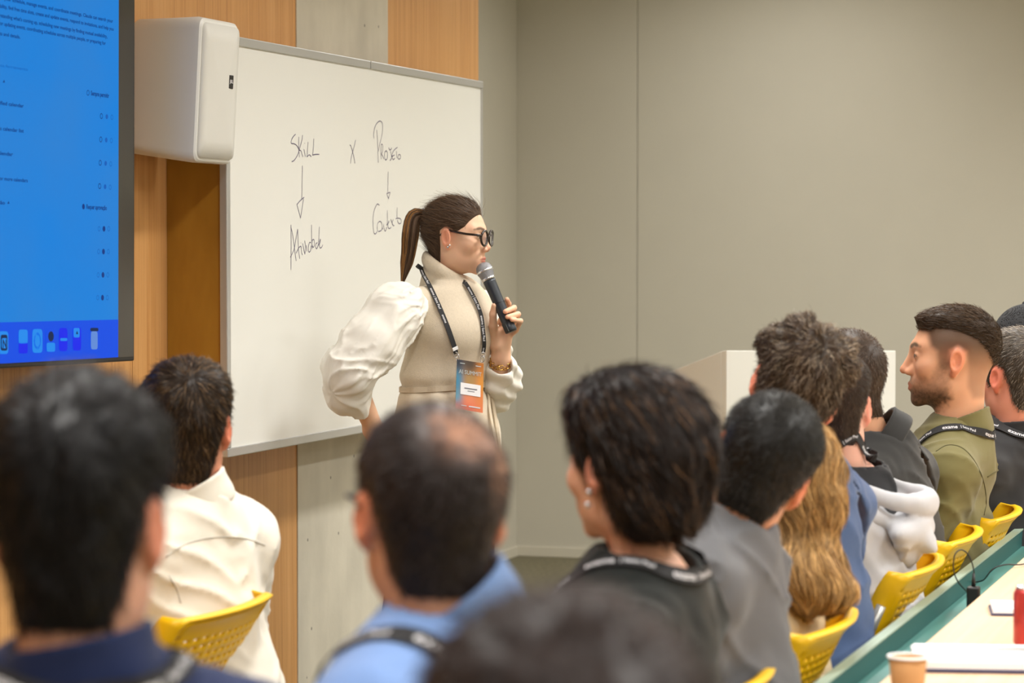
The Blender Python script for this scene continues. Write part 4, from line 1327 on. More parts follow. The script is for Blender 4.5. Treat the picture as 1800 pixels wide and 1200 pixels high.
def bald4(p):
    m = (p[:, 2] > .06) & (np.abs(p[:, 0] - .018) < .055) & (p[:, 1] > -.12)
    rg = np.random.default_rng(4).random(len(p))
    return ~(m & (rg < .80))
def thin4(V, base):
    m = np.maximum(np.exp(-(((V - A(.020, -.072, .100)) / A(.030, .045, .024)) ** 2).sum(1)), np.exp(-(((V - A(.062, -.060, .052)) / A(.016, .04, .030)) ** 2).sum(1)))
    m = .62 * np.clip(m * 1.2 + .45 * fbm(V * 55, 9, 3) * (m > .15), 0, 1)[:, None]
    return base * (1 - m) + np.array(srgb(190, 140, 114)) * m
if 'P4' in ONLY: P4o, P4d = person('person', 'balding man with glasses and a light blue shirt seen from behind', 756, 905, 3.08, neck=(795, 1080), body_yaw=62, yaw=14, pitch=2, haircol=srgb(46, 37, 35), top=.009, sidet=.006, tuft=.002, nstr=7000, slen=.014, lift=.4,
       basefn=thin4, keep=bald4, stubble=.55, cloth=srgb(112, 140, 188), collar=(.069, .032, .004), lanyard=dict(w=.032, r=.132, up=-.085), seed=13, skin=srgb(208, 152, 120),
       chair_label='yellow chair of the balding man in light blue', neckdrop=.15, wrinkle=.003)
# woman with short dark hair
SHORT_F = [(.1, .075), (.076, .062), (.062, .03), (.045, .012), (.022, -.006), (.014, -.024), (.006, .0), (-.005, .02), (-.018, .015), (-.026, -.03), (-.03, -.075), (-.05, -.1), (-.25, -.11), (-.25, .3), (.1, .3)]
def bob(P, d):
    e = ell(P, (0, -.052, .03), (.098, .098, .098))
    e = smin(e, ell(P, (0, -.06, -.045), (.082, .078, .06)), .03)
    e = smin(e, ell(P, (0, .02, .098), (.068, .085, .042)), .03)
    e = e - .007 * fbm(P * A(34, 20, 14), 21, 3)
    cut = poly2(P[:, 1], P[:, 2], [(.1, .075), (.072, .06), (.055, .028), (.03, .01), (.006, .005), (-.002, -.02), (-.02, -.05), (-.028, -.085), (-.05, -.105), (-.25, -.11), (-.25, .3), (.1, .3)])
    return smin(d, smax(e, cut, .012), .012)
if 'P5' in ONLY: P5o, P5d = person('person', 'woman with short dark brown hair, small earrings and black top', 1106, 820, 4.1, neck=(1138, 988), body_yaw=70, yaw=42, pitch=0, fem=1, haircol=srgb(32, 22, 17), hairpoly=SHORT_F, top=.03, sidet=.015, tuft=.005, tuftscale=40,
       bulge=bob, nstr=9000, slen=.055, lift=.10, swid=.0014, jitter=.15, cloth=srgb(19, 23, 22), seed=14, skin=srgb(216, 164, 136), lanyard=dict(w=.024, r=.125, up=-.03), neckline=.074, wrinkle=.004, hairmix=(.06, srgb(120, 88, 60)),
       chair_label='yellow chair of the woman with short dark hair', flow=lambda P: A(0, -.5, -.9) + P * A(1, 3, 3), hairsegs=5, w=1.06, neckdrop=.155)
if 'P6' in ONLY: person('person', 'man with cropped black hair bowing his head, grey sweater', 1334, 824, 4.72, hs=1.03, neck=(1276, 912), body_yaw=72, yaw=-2, pitch=-6, roll=27, haircol=srgb(28, 25, 22), top=.013, sidet=.009, tuft=.0015, nstr=9000, slen=.012, lift=.8,
       cloth=srgb(94, 94, 97), seed=15, chair_at=chair_xy(1309, 4.5), chair_label='yellow chair of the man in the grey sweater', w=1.02, skin=srgb(206, 146, 112), neckline=.066, wrinkle=.006, neckdrop=.14,
       clothcol=lambda V, c, b: np.where((np.linalg.norm((V - b['N'])[:, :2], axis=1) < .072)[:, None] & (V[:, 2:3] > b['N'][2] - .03), np.array(srgb(34, 34, 36)), c))
# long wavy hair
def longhair(P, d):
    Q = P.copy(); Q[:, 0] += .012 * np.sin(P[:, 2] * 38) ; Q[:, 1] += .010 * np.cos(P[:, 2] * 31)
    e = ell(P, (0, -.03, .03), (.094, .105, .102))
    e = smin(e, cap(Q, (.022, -.075, -.02), (.026, -.10, -.205), .050, .036), .03)
    e = smin(e, cap(Q, (-.035, -.065, -.02), (-.036, -.09, -.195), .048, .034), .03)
    e = smin(e, ell(Q, (-.005, -.105, -.165), (.074, .045, .065)), .03)
    e = e - .009 * fbm(P * A(30, 30, 18), 31, 2)
    cut = poly2(P[:, 1], P[:, 2], [(.09, .075), (.055, .055), (.035, .0), (.02, -.06), (.0, -.2), (-.02, -.5), (-.4, -.5), (-.4, .3), (.09, .3)])
    return smin(d, smax(e, cut, .012), .01)
if 'P7' in ONLY:
    HSAVE = hair_fn
    person('person', 'woman with long wavy golden brown hair and cream sweater', 1376, 852, 5.32, neck=(1352, 985, .02), body_yaw=68, yaw=30, fem=1, haircol=srgb(132, 102, 64), hairpoly=HAIR_F, top=.02, sidet=.015, bulge=longhair, nstr=14000, slen=.07, lift=.03, swid=.0022, jitter=.05,
       flow=lambda P: A(0, -.15, -1) + .35 * np.stack([np.sin(P[:, 2] * 40 + P[:, 1] * 30), np.cos(P[:, 2] * 33 + P[:, 0] * 30), 0 * P[:, 0]], 1), cloth=srgb(214, 192, 152), seed=16, chair_at=chair_xy(1466, 5.2), chair_label='yellow chair of the woman with long wavy hair',
       hairmix=(.4, srgb(190, 150, 96)), hairsegs=8, curl=.2, w=.94, wrinkle=.004, dp=.85, neckdrop=.15)
if 'P8' in ONLY: person('person', 'tall man with tousled greying brown hair and slate blue sweatshirt', 1397, 690, 5.7, neck=(1424, 812), body_yaw=62, yaw=-2, pitch=-4, roll=21, hs=1.08, haircol=srgb(68, 52, 38), top=.026, sidet=.013, tuft=.012, tuftscale=38, nstr=11000, slen=.032, lift=.16, swid=.0014,
       cloth=srgb(70, 90, 128), seed=17, hairmix=(.25, srgb(132, 116, 98)), chair_at=chair_xy(1440, 5.62), chair_label='yellow chair of the man in slate blue, hidden in the row', curl=.7, w=1.05, skin=srgb(214, 152, 124), neckdrop=.17)
def hood(P, b):
    Q = P - b['N']
    # a soft hood lying on the shoulders: a roll round the opening, a pouch folded over behind
    ang = np.arctan2(Q[:, 0], -(Q[:, 1] + .03))              # 0 = behind
    c_ = np.cos(ang)
    R = .116 + .026 * c_
    zz = -.012 - .052 * (.5 + .5 * c_) ** 1.6 - .065 * sstep(1.5, 3.1, np.abs(ang))
    rr = np.sqrt(Q[:, 0] ** 2 + (Q[:, 1] + .03) ** 2)
    wob = .005 * np.sin(ang * 3 + 1.2) + .004 * fbm(P * 18, 3, 2)
    ring = np.sqrt(((rr - R) * 1.1) ** 2 + ((Q[:, 2] - zz) * .8) ** 2) - (.020 + wob)
    pouch = ell(Q, (.0, -.14, -.125), (.12, .042, .045))
    pouch = smin(pouch, cap(Q, (-.115, -.07, -.075), (.0, -.172, -.150), .024, .022), .02)
    pouch = smin(pouch, cap(Q, (.115, -.07, -.075), (.0, -.172, -.150), .024, .022), .02)
    pouch = smin(pouch, ell(Q, (.0, -.13, -.175), (.06, .03, .035)), .02)
    rid = 1 - np.abs(noise(np.stack([ang * 2.2, Q[:, 2] * 26, rr * 12], 1), 7))
    return smin(ring, pouch - .010 * (rid ** 3 - .35), .005)
if 'P9' in ONLY: person('person', 'man in a light grey hooded sweatshirt over a black tee', 1464, 720, 6.2, neck=(1500, 830), body_yaw=64, lean=.08, yaw=-6, pitch=-6, haircol=srgb(56, 40, 30), top=.018, sidet=.007, tuft=.002, nstr=5000, slen=.012, cloth=srgb(190, 190, 194), seed=18, skin=srgb(224, 172, 152),
       chair_at=chair_xy(1628, 6.15), chair_label='yellow chair of the man in the grey hoodie', hood=hood, lanyard=dict(w=.02, r=.07, up=.03), neckline=.066, wrinkle=.006, neckdrop=.17,
       clothcol=lambda V, c, b: np.where((np.linalg.norm((V - b['N'])[:, :2], axis=1) < .12)[:, None] & (V[:, 2:3] > b['N'][2] - .1), np.array(srgb(24, 24, 27)), c))
if 'P10' in ONLY: person('person', 'man with short brown hair and charcoal black collared jacket', 1487, 672, 6.8, neck=(1550, 772), body_yaw=62, lean=.06, yaw=22, haircol=srgb(74, 58, 46), top=.012, sidet=.010, tuft=.002, nstr=6000, slen=.014, lift=.5, cloth=srgb(46, 46, 46), seed=19,
       collar=(.072, .032, .006), chair_at=chair_xy(1700, 6.78), chair_label='yellow chair of the man in the black jacket', w=1.16, dp=1.18, neckdrop=.15, wrinkle=.003)
FADE = [(.1, .080), (.080, .074), (.062, .072), (.052, .068), (.04, .078), (.01, .074), (-.03, .066), (-.06, .052), (-.085, .024), (-.10, -.005), (-.2, -.02), (-.2, .3), (.1, .3)]
def quiff(P, d):
    e = ell(P, (0, .040, .094), (.050, .042, .020)) - .002 * fbm(P * 60, 5, 2)
    return smin(d, e, .02)
if 'P11' in ONLY:
    OLIVE, OLIVE_D = person('person', 'bearded man in an olive green jacket, face turned to the left', 1671, 632, 7.25, neck=(1688, 752), body_yaw=74, lean=-.02, yaw=83, pitch=2, hs=1.115, haircol=srgb(72, 54, 38), hairpoly=FADE, top=.010, sidet=.004, tuft=.002, bulge=quiff, nstr=8000, slen=.018, lift=.25,
       flow=lambda P: A(0, 1, .15) + 0 * P, beard=.85, stubble=.9, cloth=srgb(112, 105, 66), collar=(.072, .032, .005), lanyard=dict(w=.021, r=.13, up=-.04), seed=20, skin=srgb(214, 160, 126), head_h=.0030,
       chair_at=chair_xy(1772, 7.34), seams=([(1645, 793), (1665, 782), (1690, 786), (1712, 808), (1728, 842), (1734, 880), (1730, 905)], [(1736, 838), (1756, 826), (1772, 818)]), chair_label='yellow chair of the bearded man in olive', w=1.04, dp=.92, wrinkle=.005, neckdrop=.16)
if 'P12' in ONLY: person('person', 'man with short greying hair and black polo, behind the bearded man', 1784, 664, 7.75, hs=1.08, neck=(1780, 760), body_yaw=45, yaw=34, pitch=-3, haircol=srgb(92, 82, 72), top=.013, sidet=.010, tuft=.003, nstr=7000, slen=.016, lift=.4, hairmix=(.35, srgb(150, 140, 128)),
       cloth=srgb(46, 46, 48), collar=(.068, .032, .005), lanyard=dict(w=.026, r=.115, up=-.03), seed=21, skin=srgb(220, 150, 126), chair_at=chair_xy(1836, 7.95), chair_label='yellow chair at the right edge, partly cut off')
# man with the cap
CAPM = mat('cap_cloth', srgb(40, 40, 42), rough=.85, bump=.3, bscale=700)
if 'P13' in ONLY:
    P13, D13 = person('person', 'listener in a black cap and beige knit top at the right edge', 1800, 618, 8.4, hs=1.08, yaw=12, pitch=-2, haircol=srgb(34, 28, 24), top=.006, sidet=.008, tuft=.003, nstr=4000, slen=.02, cloth=srgb(176, 158, 116), seed=22, skin=srgb(190, 138, 108),
       chair_label='yellow chair beyond the right edge of the row', wrinkle=.002)
    ho = D13['head']
    def capf(P):
        d = scalp_sdf(P, ho) - .016
        d = smax(d, -(scalp_sdf(P, ho) - .012), .001)
        zc = .035 + .12 * P[:, 1]
        d = smax(d, zc - P[:, 2], .003)
        arch = ell(P, (0, -.12, .018), (.042, .07, .036))
        d = smax(d, -arch, .003)
        vis = ell(P, (0, .115, .058 - 0.0), (.072, .075, .010)); vis = smax(vis, .07 - P[:, 1], .004)
        return smin(smin(d, vis, .004), ell(P, (0, -.012, .139), (.009, .009, .005)), .003)
    V, Q = poly(capf, (-.12, -.15, -.02), (.12, .22, .17), .0034, slack=2)
    hat = mesh('cap', D13['toB'](V), Q, CAPM, P13, True)
    st = np.array([(.05 * math.sin(a), -.116 + .03 * (1 - math.cos(a)), .012) for a in np.linspace(-1, 1, 16)])
    V, Q, _ = ribbon(st, np.array([(math.sin(a), -math.cos(a), 0) for a in np.linspace(-1, 1, 16)]), .014, .002)
    mesh('strap', D13['toB'](V), Q, M['gold'], hat, False)
# glasses of the balding man, earrings of the woman: placed in their head frames
if 'P4' in ONLY:
    tb = lambda p: tuple(P4d['toB'](np.array([p]))[0])
    g4 = MB()
    for sx in (-1, 1):
        g4.tube([tb((sx * .033 + .026 * math.cos(a), .112, .004 + .02 * math.sin(a))) for a in np.linspace(0, 6.2832, 24, endpoint=False)], .0016, 8, closed=True)
    g4.tube([tb((-.008, .113, .008)), tb((0, .115, .01)), tb((.008, .113, .008))], .0016, 8)
    g4 = g4.build('glasses', M['black'], P4o, smooth=True)
    for sx in (-1, 1):
        MB().tube([tb(p) for p in ((sx * .06, .11, .01), (sx * .078, .10, .012), (sx * .082, .02, .016), (sx * .084, -.01, .012))], .002, 8).build('temple', M['black'], g4, smooth=True)
if 'P5' in ONLY:
    tb = lambda p: P5d['toB'](np.array([p]))[0]
    for q in ((-.085, -.002, -.033), (-.086, .0, -.052)):
        MB().lathe([(.0001, -.005), (.004, -.0035), (.0055, 0), (.004, .0035), (.0001, .005)], 12, Matrix.Translation(Vector(tuple(tb(q))))).build('earring', M['silver'], P5o, smooth=True)
# ---------------------------------------------------------------- the presenter, standing by the whiteboard (built in world axes)
HAIR_P = [(.1, .098), (.086, .092), (.07, .074), (.056, .055), (.044, .036), (.026, .024), (.012, .020), (.006, .03), (-.012, .037), (-.034, .022), (-.036, -.02), (-.036, -.05), (-.034, -.085), (-.2, -.1), (-.2, .3), (.1, .3)]
def presenter():
    Z = 8.2
    hs = .935
    Hc = PX(804, 418, Z).astype(np.float32)
    Rh = rot(-3, 0, -108).astype(np.float32)
    O = np.array([Hc[0], Hc[1], 0])
    f3 = lambda x, y, z: PX(x, y, z).astype(np.float32)
    N = f3(774, 506, 8.22)
    SR, SL = f3(714, 536, 8.08), f3(850, 540, 8.34)
    ER, WRr = f3(614, 655, 7.96), f3(664, 768, 8.10)
    EL, WL = f3(869, 695, 8.30), f3(880, 630, 8.19)
    Rb = rot(rz=-135).astype(np.float32)
    chest, waist, hip = f3(794, 580, 8.2), f3(780, 672, 8.2), f3(783, 775, 8.2)
    o = dict(fem=1, skin=np.array(srgb(232, 187, 156)), haircol=np.array(srgb(86, 66, 50)), hairpoly=HAIR_P, top=.011, side=.008, tuft=.0006, tuftscale=90, seed=3, lip=np.array(srgb(170, 84, 76)))
    o['nend'] = tuple((Rh.T @ (N + A(0, 0, -.07) - Hc)) / hs)
    toW = lambda V: (np.asarray(V) * hs) @ Rh.T + Hc
    # --- body
    hf = lambda P: head_sdf(P, o)
    ne = np.array(o['nend'])
    V, Q = poly(hf, np.minimum([-.1, -.125, -.13], ne - .07), np.maximum([.1, .13, .13], ne + .07), .0027)
    C = face_cols(V.astype(np.float32), o)
    eV, eQ, eC = eyes(o)
    VV, QQ, CC = [toW(V), toW(eV)], [Q, eQ + len(V)], [C, eC]; off = len(V) + len(eV)
    def addp(V, Q, c):
        nonlocal off
        VV.append(V); QQ.append(Q + off); CC.append(np.tile(np.array(c), (len(V), 1)) if np.ndim(c) == 1 else c); off += len(V)
    def trunk(P):
        d = ell(P, chest, (.135, .09, .15), Rb)
        d = smin(d, ell(P, waist, (.13, .1, .14), Rb), .05); d = smin(d, ell(P, hip, (.16, .13, .16), Rb), .05)
        for s_, e in ((SR, ER), (SL, EL)):
            d = smin(d, cap(P, N + A(0, 0, -.03), s_, .04, .04), .03); d = smin(d, cap(P, s_, e, .038, .036), .02)
        for a, b_, r0, r1 in ((f3(735, 820, 8.1), f3(706, 1330, 8.06), .075, .04), (f3(828, 820, 8.3), f3(812, 1330, 8.28), .075, .04)):
            d = smin(d, cap(P, a, b_, r0, r1), .03)
        return d
    V, Q = poly(trunk, Hc - A(.5, .5, 1.62), Hc + A(.4, .4, -.14), .016); addp(V, Q, o['skin'])
    # right forearm and hand on the hip
    hd = f3(694, 800, 8.13)
    dirv = hd - WRr; dirv /= np.linalg.norm(dirv)
    xa = np.cross(dirv, A(.35, -.9, .2)); xa /= np.linalg.norm(xa); za = np.cross(xa, dirv)
    RH = np.stack([xa, dirv, za], 1)
    def rarm(P):
        d = cap(P, ER, WRr, .038, .0255)
        return smin(d, hand_sdf((P - WRr) @ RH, -1, .7), .02)
    V, Q = poly(rarm, np.minimum(ER, WRr) - .08, np.maximum(ER, hd) + .12, .004); addp(V, Q, o['skin'])
    # left hand closed round the microphone
    mb0, mb1 = f3(854, 480, 8.13), f3(899, 583, 8.10)
    max_ = (mb1 - mb0) / np.linalg.norm(mb1 - mb0)
    sk = o['skin']
    fing = [([f3(879, 566, 8.19), f3(888, 546, 8.185), f3(894, 534, 8.15), f3(891, 526, 8.118)], [.0095, .0095, .0085, .0072]),
            ([f3(884, 574, 8.195), f3(897, 556, 8.185), f3(903.5, 541, 8.135), f3(888, 547.5, 8.085)], [.0100, .0098, .0088, .0072]),
            ([f3(888, 584, 8.19), f3(903, 567, 8.175), f3(910.5, 552, 8.13), f3(892, 557, 8.08)], [.0100, .0096, .0086, .0070]),
            ([f3(890, 594, 8.185), f3(907, 580, 8.165), f3(915, 564, 8.125), f3(900, 562, 8.085)], [.0092, .0088, .0078, .0064])]
    def lhand(P):
        d = cap(P, f3(873, 690, 8.26), WL, .036, .0245)
        pal = smin(cap(P, WL, f3(876, 590, 8.19), .025, .026), cap(P, WL, f3(888, 586, 8.185), .024, .024), .015)
        pal = smin(pal, cap(P, f3(872, 606, 8.17), f3(870, 585, 8.165), .02, .018), .015)
        pal = smax(pal, -cap(P, mb0, mb1, .0185, .0185), .006)
        d = smin(d, pal, .018)
        for pts, rs in fing: d = smin(d, chain(P, pts, rs, .003), .005)
        th = chain(P, [f3(869, 598, 8.17), f3(867, 572, 8.135), f3(866.5, 552, 8.115), f3(868.5, 537, 8.105)], [.017, .0125, .0105, .0078], .006)
        return smin(d, th, .008)
    V, Q = poly(lhand, np.minimum(WL, f3(850, 700, 8.05)) - .03, f3(925, 515, 8.3) + A(.02, .03, .02), .0026)
    cc = np.tile(sk, (len(V), 1))
    for pts, rs in fing:       # nails and rosier finger tips
        r = np.linalg.norm(V - pts[-1], axis=1); m = np.clip(1 - r / .016, 0, 1)[:, None]
        cc = cc * (1 - .7 * m) + sk * np.array([1.08, .8, .78]) * .7 * m
    addp(V, Q, cc)
    root = mesh('person', np.concatenate(VV) - O, np.concatenate(QQ), SKIN, None, True, np.concatenate(CC))
    root.location = tuple(O)
    tag(root, 'standing presenter in a beige knit vest and white puff sleeves, holding a microphone', 'person')
    put = lambda name, V, Q, m, cols=None, smooth=True, par=None: mesh(name, np.asarray(V) - O, Q, m, par or root, smooth, cols)
    # --- hair: sleek, drawn back into a ponytail
    hfn = hair_fn(o)
    tail = A(0, -.112, .062)
    V, Q = poly(hfn, (-.12, -.15, -.14), (.12, .13, .16), .003, slack=2)
    flow = lambda P: (tail - P) / (np.linalg.norm(tail - P, axis=-1, keepdims=True) + .01)
    sV, sQ, fr, idn = strands(hfn, V, Q, flow, 9000, .06, .015, .0009, 5, 5)
    rng = np.random.default_rng(8)
    hc = o['haircol']
    rs = rng.uniform(.55, 1.7, idn.max() + 1)[idn]
    tV, tQ, tC = [], [], []
    pts = np.array([toW(np.array([tail]))[0], f3(733, 377, 8.215), f3(725, 388, 8.21), f3(721, 415, 8.2), f3(717, 450, 8.2), f3(707, 498, 8.2)])
    path = spline(pts, 15)
    rad = np.interp(np.linspace(0, 1, 15), [0, .12, .3, .6, .85, 1], [.012, .017, .023, .026, .020, .004])
    nst = 2600; a0 = rng.uniform(0, 6.28, nst); r0 = np.sqrt(rng.random(nst)); k0 = 0
    tn = np.gradient(path, axis=0); tn /= np.linalg.norm(tn, axis=1, keepdims=True)
    e1 = np.cross(tn, A(0, 1, 0)); e1 /= np.linalg.norm(e1, axis=1, keepdims=True); e2 = np.cross(tn, e1)
    endk = rng.integers(9, 16, nst).clip(9, 15)
    drift = rng.normal(0, .18, nst)
    for i in range(nst):
        m = endk[i]
        aa = a0[i] + drift[i] * np.linspace(0, 1, 15)
        P = path + (rad * r0[i])[:, None] * (np.cos(aa)[:, None] * e1 + np.sin(aa)[:, None] * e2)
        w = .0011 * (np.cos(i * 1.7) * e1 + np.sin(i * 1.7) * e2) * np.linspace(1, .4, 15)[:, None]
        X = np.empty((2 * m, 3)); X[0::2] = (P - w)[:m]; X[1::2] = (P + w)[:m]
        q = np.arange(m - 1)[:, None] * 2 + np.array([0, 1, 3, 2]) + k0
        gold = np.array(srgb(186, 134, 78)) * rng.uniform(.7, 1.1) if (math.sin(a0[i] * 3 + 1) > .1 and rng.random() < .7) else hc * rng.uniform(.6, 1.8)
        tV.append(X); tQ.append(q); tC.append(np.tile(gold, (2 * m, 1))); k0 += 2 * m
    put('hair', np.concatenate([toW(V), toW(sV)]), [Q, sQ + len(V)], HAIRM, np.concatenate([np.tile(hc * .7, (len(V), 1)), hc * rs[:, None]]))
    pt = put('ponytail', np.concatenate(tV), np.concatenate(tQ), HAIRM, np.concatenate(tC))
    tie = MB().tube([path[1] + .019 * (math.cos(a) * e1[1] + math.sin(a) * e2[1]) - O for a in np.linspace(0, 6.2832, 20, endpoint=False)], .006, 8, closed=True)
    tie.build('hair_tie', M['paper'], pt, smooth=True)
    # --- glasses
    FR = mat('tortoise_frame', srgb(38, 26, 20), rough=.18, spec=.6, noise=.3, nscale=300)
    mbd = MB()
    for sx in (-1, 1):
        c = np.array([sx * .0325, .1035, .004])
        ring = [toW(np.array([c + np.array([.0245 * math.copysign(abs(math.cos(a)) ** .9, math.cos(a)), -.004 * abs(math.cos(a)) ** 2 * (1 if math.cos(a) * sx > 0 else -.2), .0240 * math.sin(a)])]))[0] - O for a in np.linspace(0, 2 * math.pi, 28, endpoint=False)]
        mbd.tube(ring, .0036, 8, closed=True)
    mbd.tube([toW(np.array([p]))[0] - O for p in spline([(-.011, .105, .008), (0, .1085, .011), (.011, .105, .008)], 7)], .0024, 8)
    gl = mbd.build('glasses', FR, root, smooth=True)
    for sx in (-1, 1):
        q = [toW(np.array([p]))[0] - O for p in spline([(sx * .0555, .1, .012), (sx * .0685, .088, .0135), (sx * .0735, .05, .0155), (sx * .0755, .012, .021), (sx * .0755, -.012, .024), (sx * .074, -.034, .006)], 14)]
        MB().tube(q, [.0036] * 8 + [.003] * 2 + [.0024] * 4, 8).build('temple', FR, gl, smooth=True)
        ln = [toW(np.array([[sx * .0325 + .0222 * math.cos(a), .1036, .004 + .0212 * math.sin(a)]]))[0] - O for a in np.linspace(0, 2 * math.pi, 24, endpoint=False)]
        gm = bpy.data.materials.get('lens') or mat('lens', (1, 1, 1), rough=.02, spec=.5)
        gm.node_tree.nodes['Principled BSDF'].inputs['Alpha'].default_value = 0.10
        mesh('lens', np.array(ln), [tuple(range(24))], gm, gl, False)
    er = MB()
    for p in ((.0835, -.002, -.030), (.0835, .004, -.024)):
        c = Vector(tuple(toW(np.array([p]))[0] - O))
        er.lathe([(0.0001, -.0035), (.0025, -.0025), (.0035, 0), (.0025, .0025), (.0001, .0035)], 10, Matrix.Translation(c))
    er.build('earring', M['silver'], root, smooth=True)
    # --- vest with roll neck
    Nup = toW(np.array([[0, -.03, -.06]]))[0]
    nax = Nup - N; nax = (nax / np.linalg.norm(nax)).astype(np.float32)
    def folds(P, s1, amp): return amp * fbm(P * A(16, 16, 7) + 1.3 * noise(P * 8, s1)[:, None], s1, 2)
    def vest0(P):
        d = ell(P, chest, (.152, .106, .17), Rb)
        bust = chest + A(.03, -.055, -.01)
        d = smin(d, ell(P, bust, (.11, .07, .075), Rb), .05)
        d = smin(d, ell(P, waist, (.148, .118, .14), Rb), .05)
        d = smin(d, ell(P, hip, (.180, .150, .19), Rb), .05)
        for s_ in (SR, SL): d = smin(d, cap(P, N + A(0, 0, -.055), s_ * .8 + N * .2 + A(0, 0, -.004), .046, .046), .03)
        bl = waist[2] - .012
        tuck = np.exp(-((P[:, 2] - bl) / .02) ** 2)
        below = sstep(bl + .03, bl - .03, P[:, 2])
        az = np.arctan2(P[:, 1] - waist[1], P[:, 0] - waist[0])
        d = d + .010 * tuck - .0045 * below * np.sin(az * 13 + 2 * noise(P * 5, 4)) - .004 * fbm(P * A(10, 10, 6), 2, 2)
        return d
    def vest(P):
        d = vest0(P)
        r = P - N; t = r @ nax; q = np.linalg.norm(r - t[:, None] * nax, axis=-1)
        topz = .078 - .42 * (r[:, 0] - .01)
        tube = np.abs(q - .056) - .0075
        tube = smax(tube, np.abs(t - (topz - .09) / 2) - (topz + .09) / 2, .010)
        roll_ = np.sqrt(((q - .064) / .72) ** 2 + ((t - topz + .024) * .70) ** 2) - .0165
        d = d + .010 * np.exp(-((t - .012) / .012) ** 2) * sstep(.11, .07, q)
        d = smin(d, tube, .006)
        d = smin(d, roll_, .005)
        d = smax(d, -(cap(P, N - nax * .02, N + nax * .25, .050, .052)), .004)
        hem = hip[2] - .115
        return smax(d, hem - P[:, 2], .01)
    KN = mat('beige_knit', srgb(216, 202, 180), rough=.92, sheen=.2, noise=.05, nscale=160, bump=.5, bscale=500, spec=.15)
    V, Q = poly(vest, np.minimum(hip, chest) - A(.28, .28, .2), np.maximum(chest, hip) + A(.28, .28, .34), .0055)
    put('vest', V, Q, KN)
    # --- white blouse sleeves
    def sleeve_r(P):
        d = chain(P, [SR + A(.0, 0, -.0), f3(688, 562, 8.04), f3(652, 606, 7.99), ER], [.062, .080, .080, .074], .03)
        d = smin(d, ell(P, f3(694, 540, 8.05), (.06, .06, .06)), .04)
        cuff = f3(621, 716, 8.03)
        d = smin(d, chain(P, [ER, f3(612, 690, 8.0), cuff], [.074, .066, .052], .02), .02)
        ax = cuff - f3(612, 690, 8.0); ax = ax / np.linalg.norm(ax)
        t = (P - cuff) @ ax.astype(np.float32)
        d = smax(d, t - .012, .006)
        d = smax(d, -cap(P, cuff - .01 * ax, cuff + .08 * ax, .044, .046), .004)
        # gathers run down the sleeve, pulled in at the armhole and bunched at the elbow
        axv = (ER - SR); ln_ = np.linalg.norm(axv); axv = axv / ln_
        r_ = P - SR; al = r_ @ axv
        e1_ = np.cross(axv, A(0, 1, 0)); e1_ /= np.linalg.norm(e1_); e2_ = np.cross(axv, e1_)
        an = np.arctan2(r_ @ e2_, r_ @ e1_)
        w_ = noise(P * 7, 11)
        X = np.stack([al * 7 + .4 * w_, 2.6 * np.cos(an) + .5 * w_, 2.6 * np.sin(an) + al * 5], 1)
        lng = 1 - np.abs(noise(X, 41)); lng2 = 1 - np.abs(noise(X * 1.9, 43))
        Y = np.stack([al * 26 + 2.0 * np.cos(an + .6) + .8 * w_, 1.3 * np.cos(an), 1.3 * np.sin(an)], 1)
        crs = 1 - np.abs(noise(Y, 45))
        el = np.exp(-((al - ln_) / .09) ** 2) + .6 * np.exp(-((al - .02) / .05) ** 2)
        rd = sstep(.018, .055, np.sqrt((r_ @ e1_) ** 2 + (r_ @ e2_) ** 2)) * sstep(ln_ + .075, ln_ + .02, al)
        return d - rd * (.010 * (lng ** 3 - .35) + .004 * (lng2 ** 3 - .3)) - .007 * (1 - rd) * fbm(P * 16, 19, 2) - .011 * el * (crs ** 3 - .3)
    def sleeve_l(P):
        wr = f3(881, 622, 8.18)
        d = chain(P, [SL, f3(866, 620, 8.36), EL + A(0, 0, .01)], [.055, .058, .058], .03)
        d = smin(d, chain(P, [EL + A(0, 0, .012), f3(876, 668, 8.25), f3(881, 644, 8.2)], [.058, .062, .050], .02), .02)
        d = smax(d, -chain(P, [f3(880, 600, 8.12), f3(880, 640, 8.17), f3(877, 664, 8.2)], [.055, .034, .016], .01), .006)
        w_ = noise(P * 9, 13)
        return d - .008 * fbm(P * A(18, 18, 9) + w_[:, None], 14, 2) - .004 * np.sin((P[:, 2] + .4 * P[:, 0]) * 120 + 4 * w_)
    BL = mat('white_poplin', srgb(240, 236, 226), rough=.7, sheen=.1, bump=.1, bscale=800, sss=0.0)
    Va, Qa = poly(sleeve_r, np.minimum(ER, SR) - A(.12, .12, .16), np.maximum(ER, SR) + A(.12, .12, .10), .0045)
    Vb, Qb = poly(sleeve_l, np.minimum(SL, EL) - A(.10, .2, .10), np.maximum(SL, EL) + A(.12, .12, .09), .0045)
    put('sleeve', Va, Qa, BL); put('sleeve', Vb, Qb, BL)
    # --- trousers and shoes
    def slacks(P):
        d = ell(P, hip + A(0, 0, -.07), (.15, .115, .13), Rb)
        for a, b_, r0, r1 in ((f3(745, 880, 8.12), f3(702, 1330, 8.06), .085, .098), (f3(822, 880, 8.28), f3(808, 1330, 8.28), .085, .095)):
            d = smin(d, cap(P, a, b_, r0, r1), .03)
        d = smax(d, .05 - P[:, 2], .01)
        return d - .004 * fbm(P * A(14, 14, 3), 6, 2)
    V, Q = poly(slacks, (Hc[0] - .4, Hc[1] - .4, .02), (Hc[0] + .3, Hc[1] + .4, hip[2] + .16), .012)
    put('trousers', V, Q, mat('navy_wool', srgb(24, 25, 38), rough=.9, bump=.3, bscale=700))
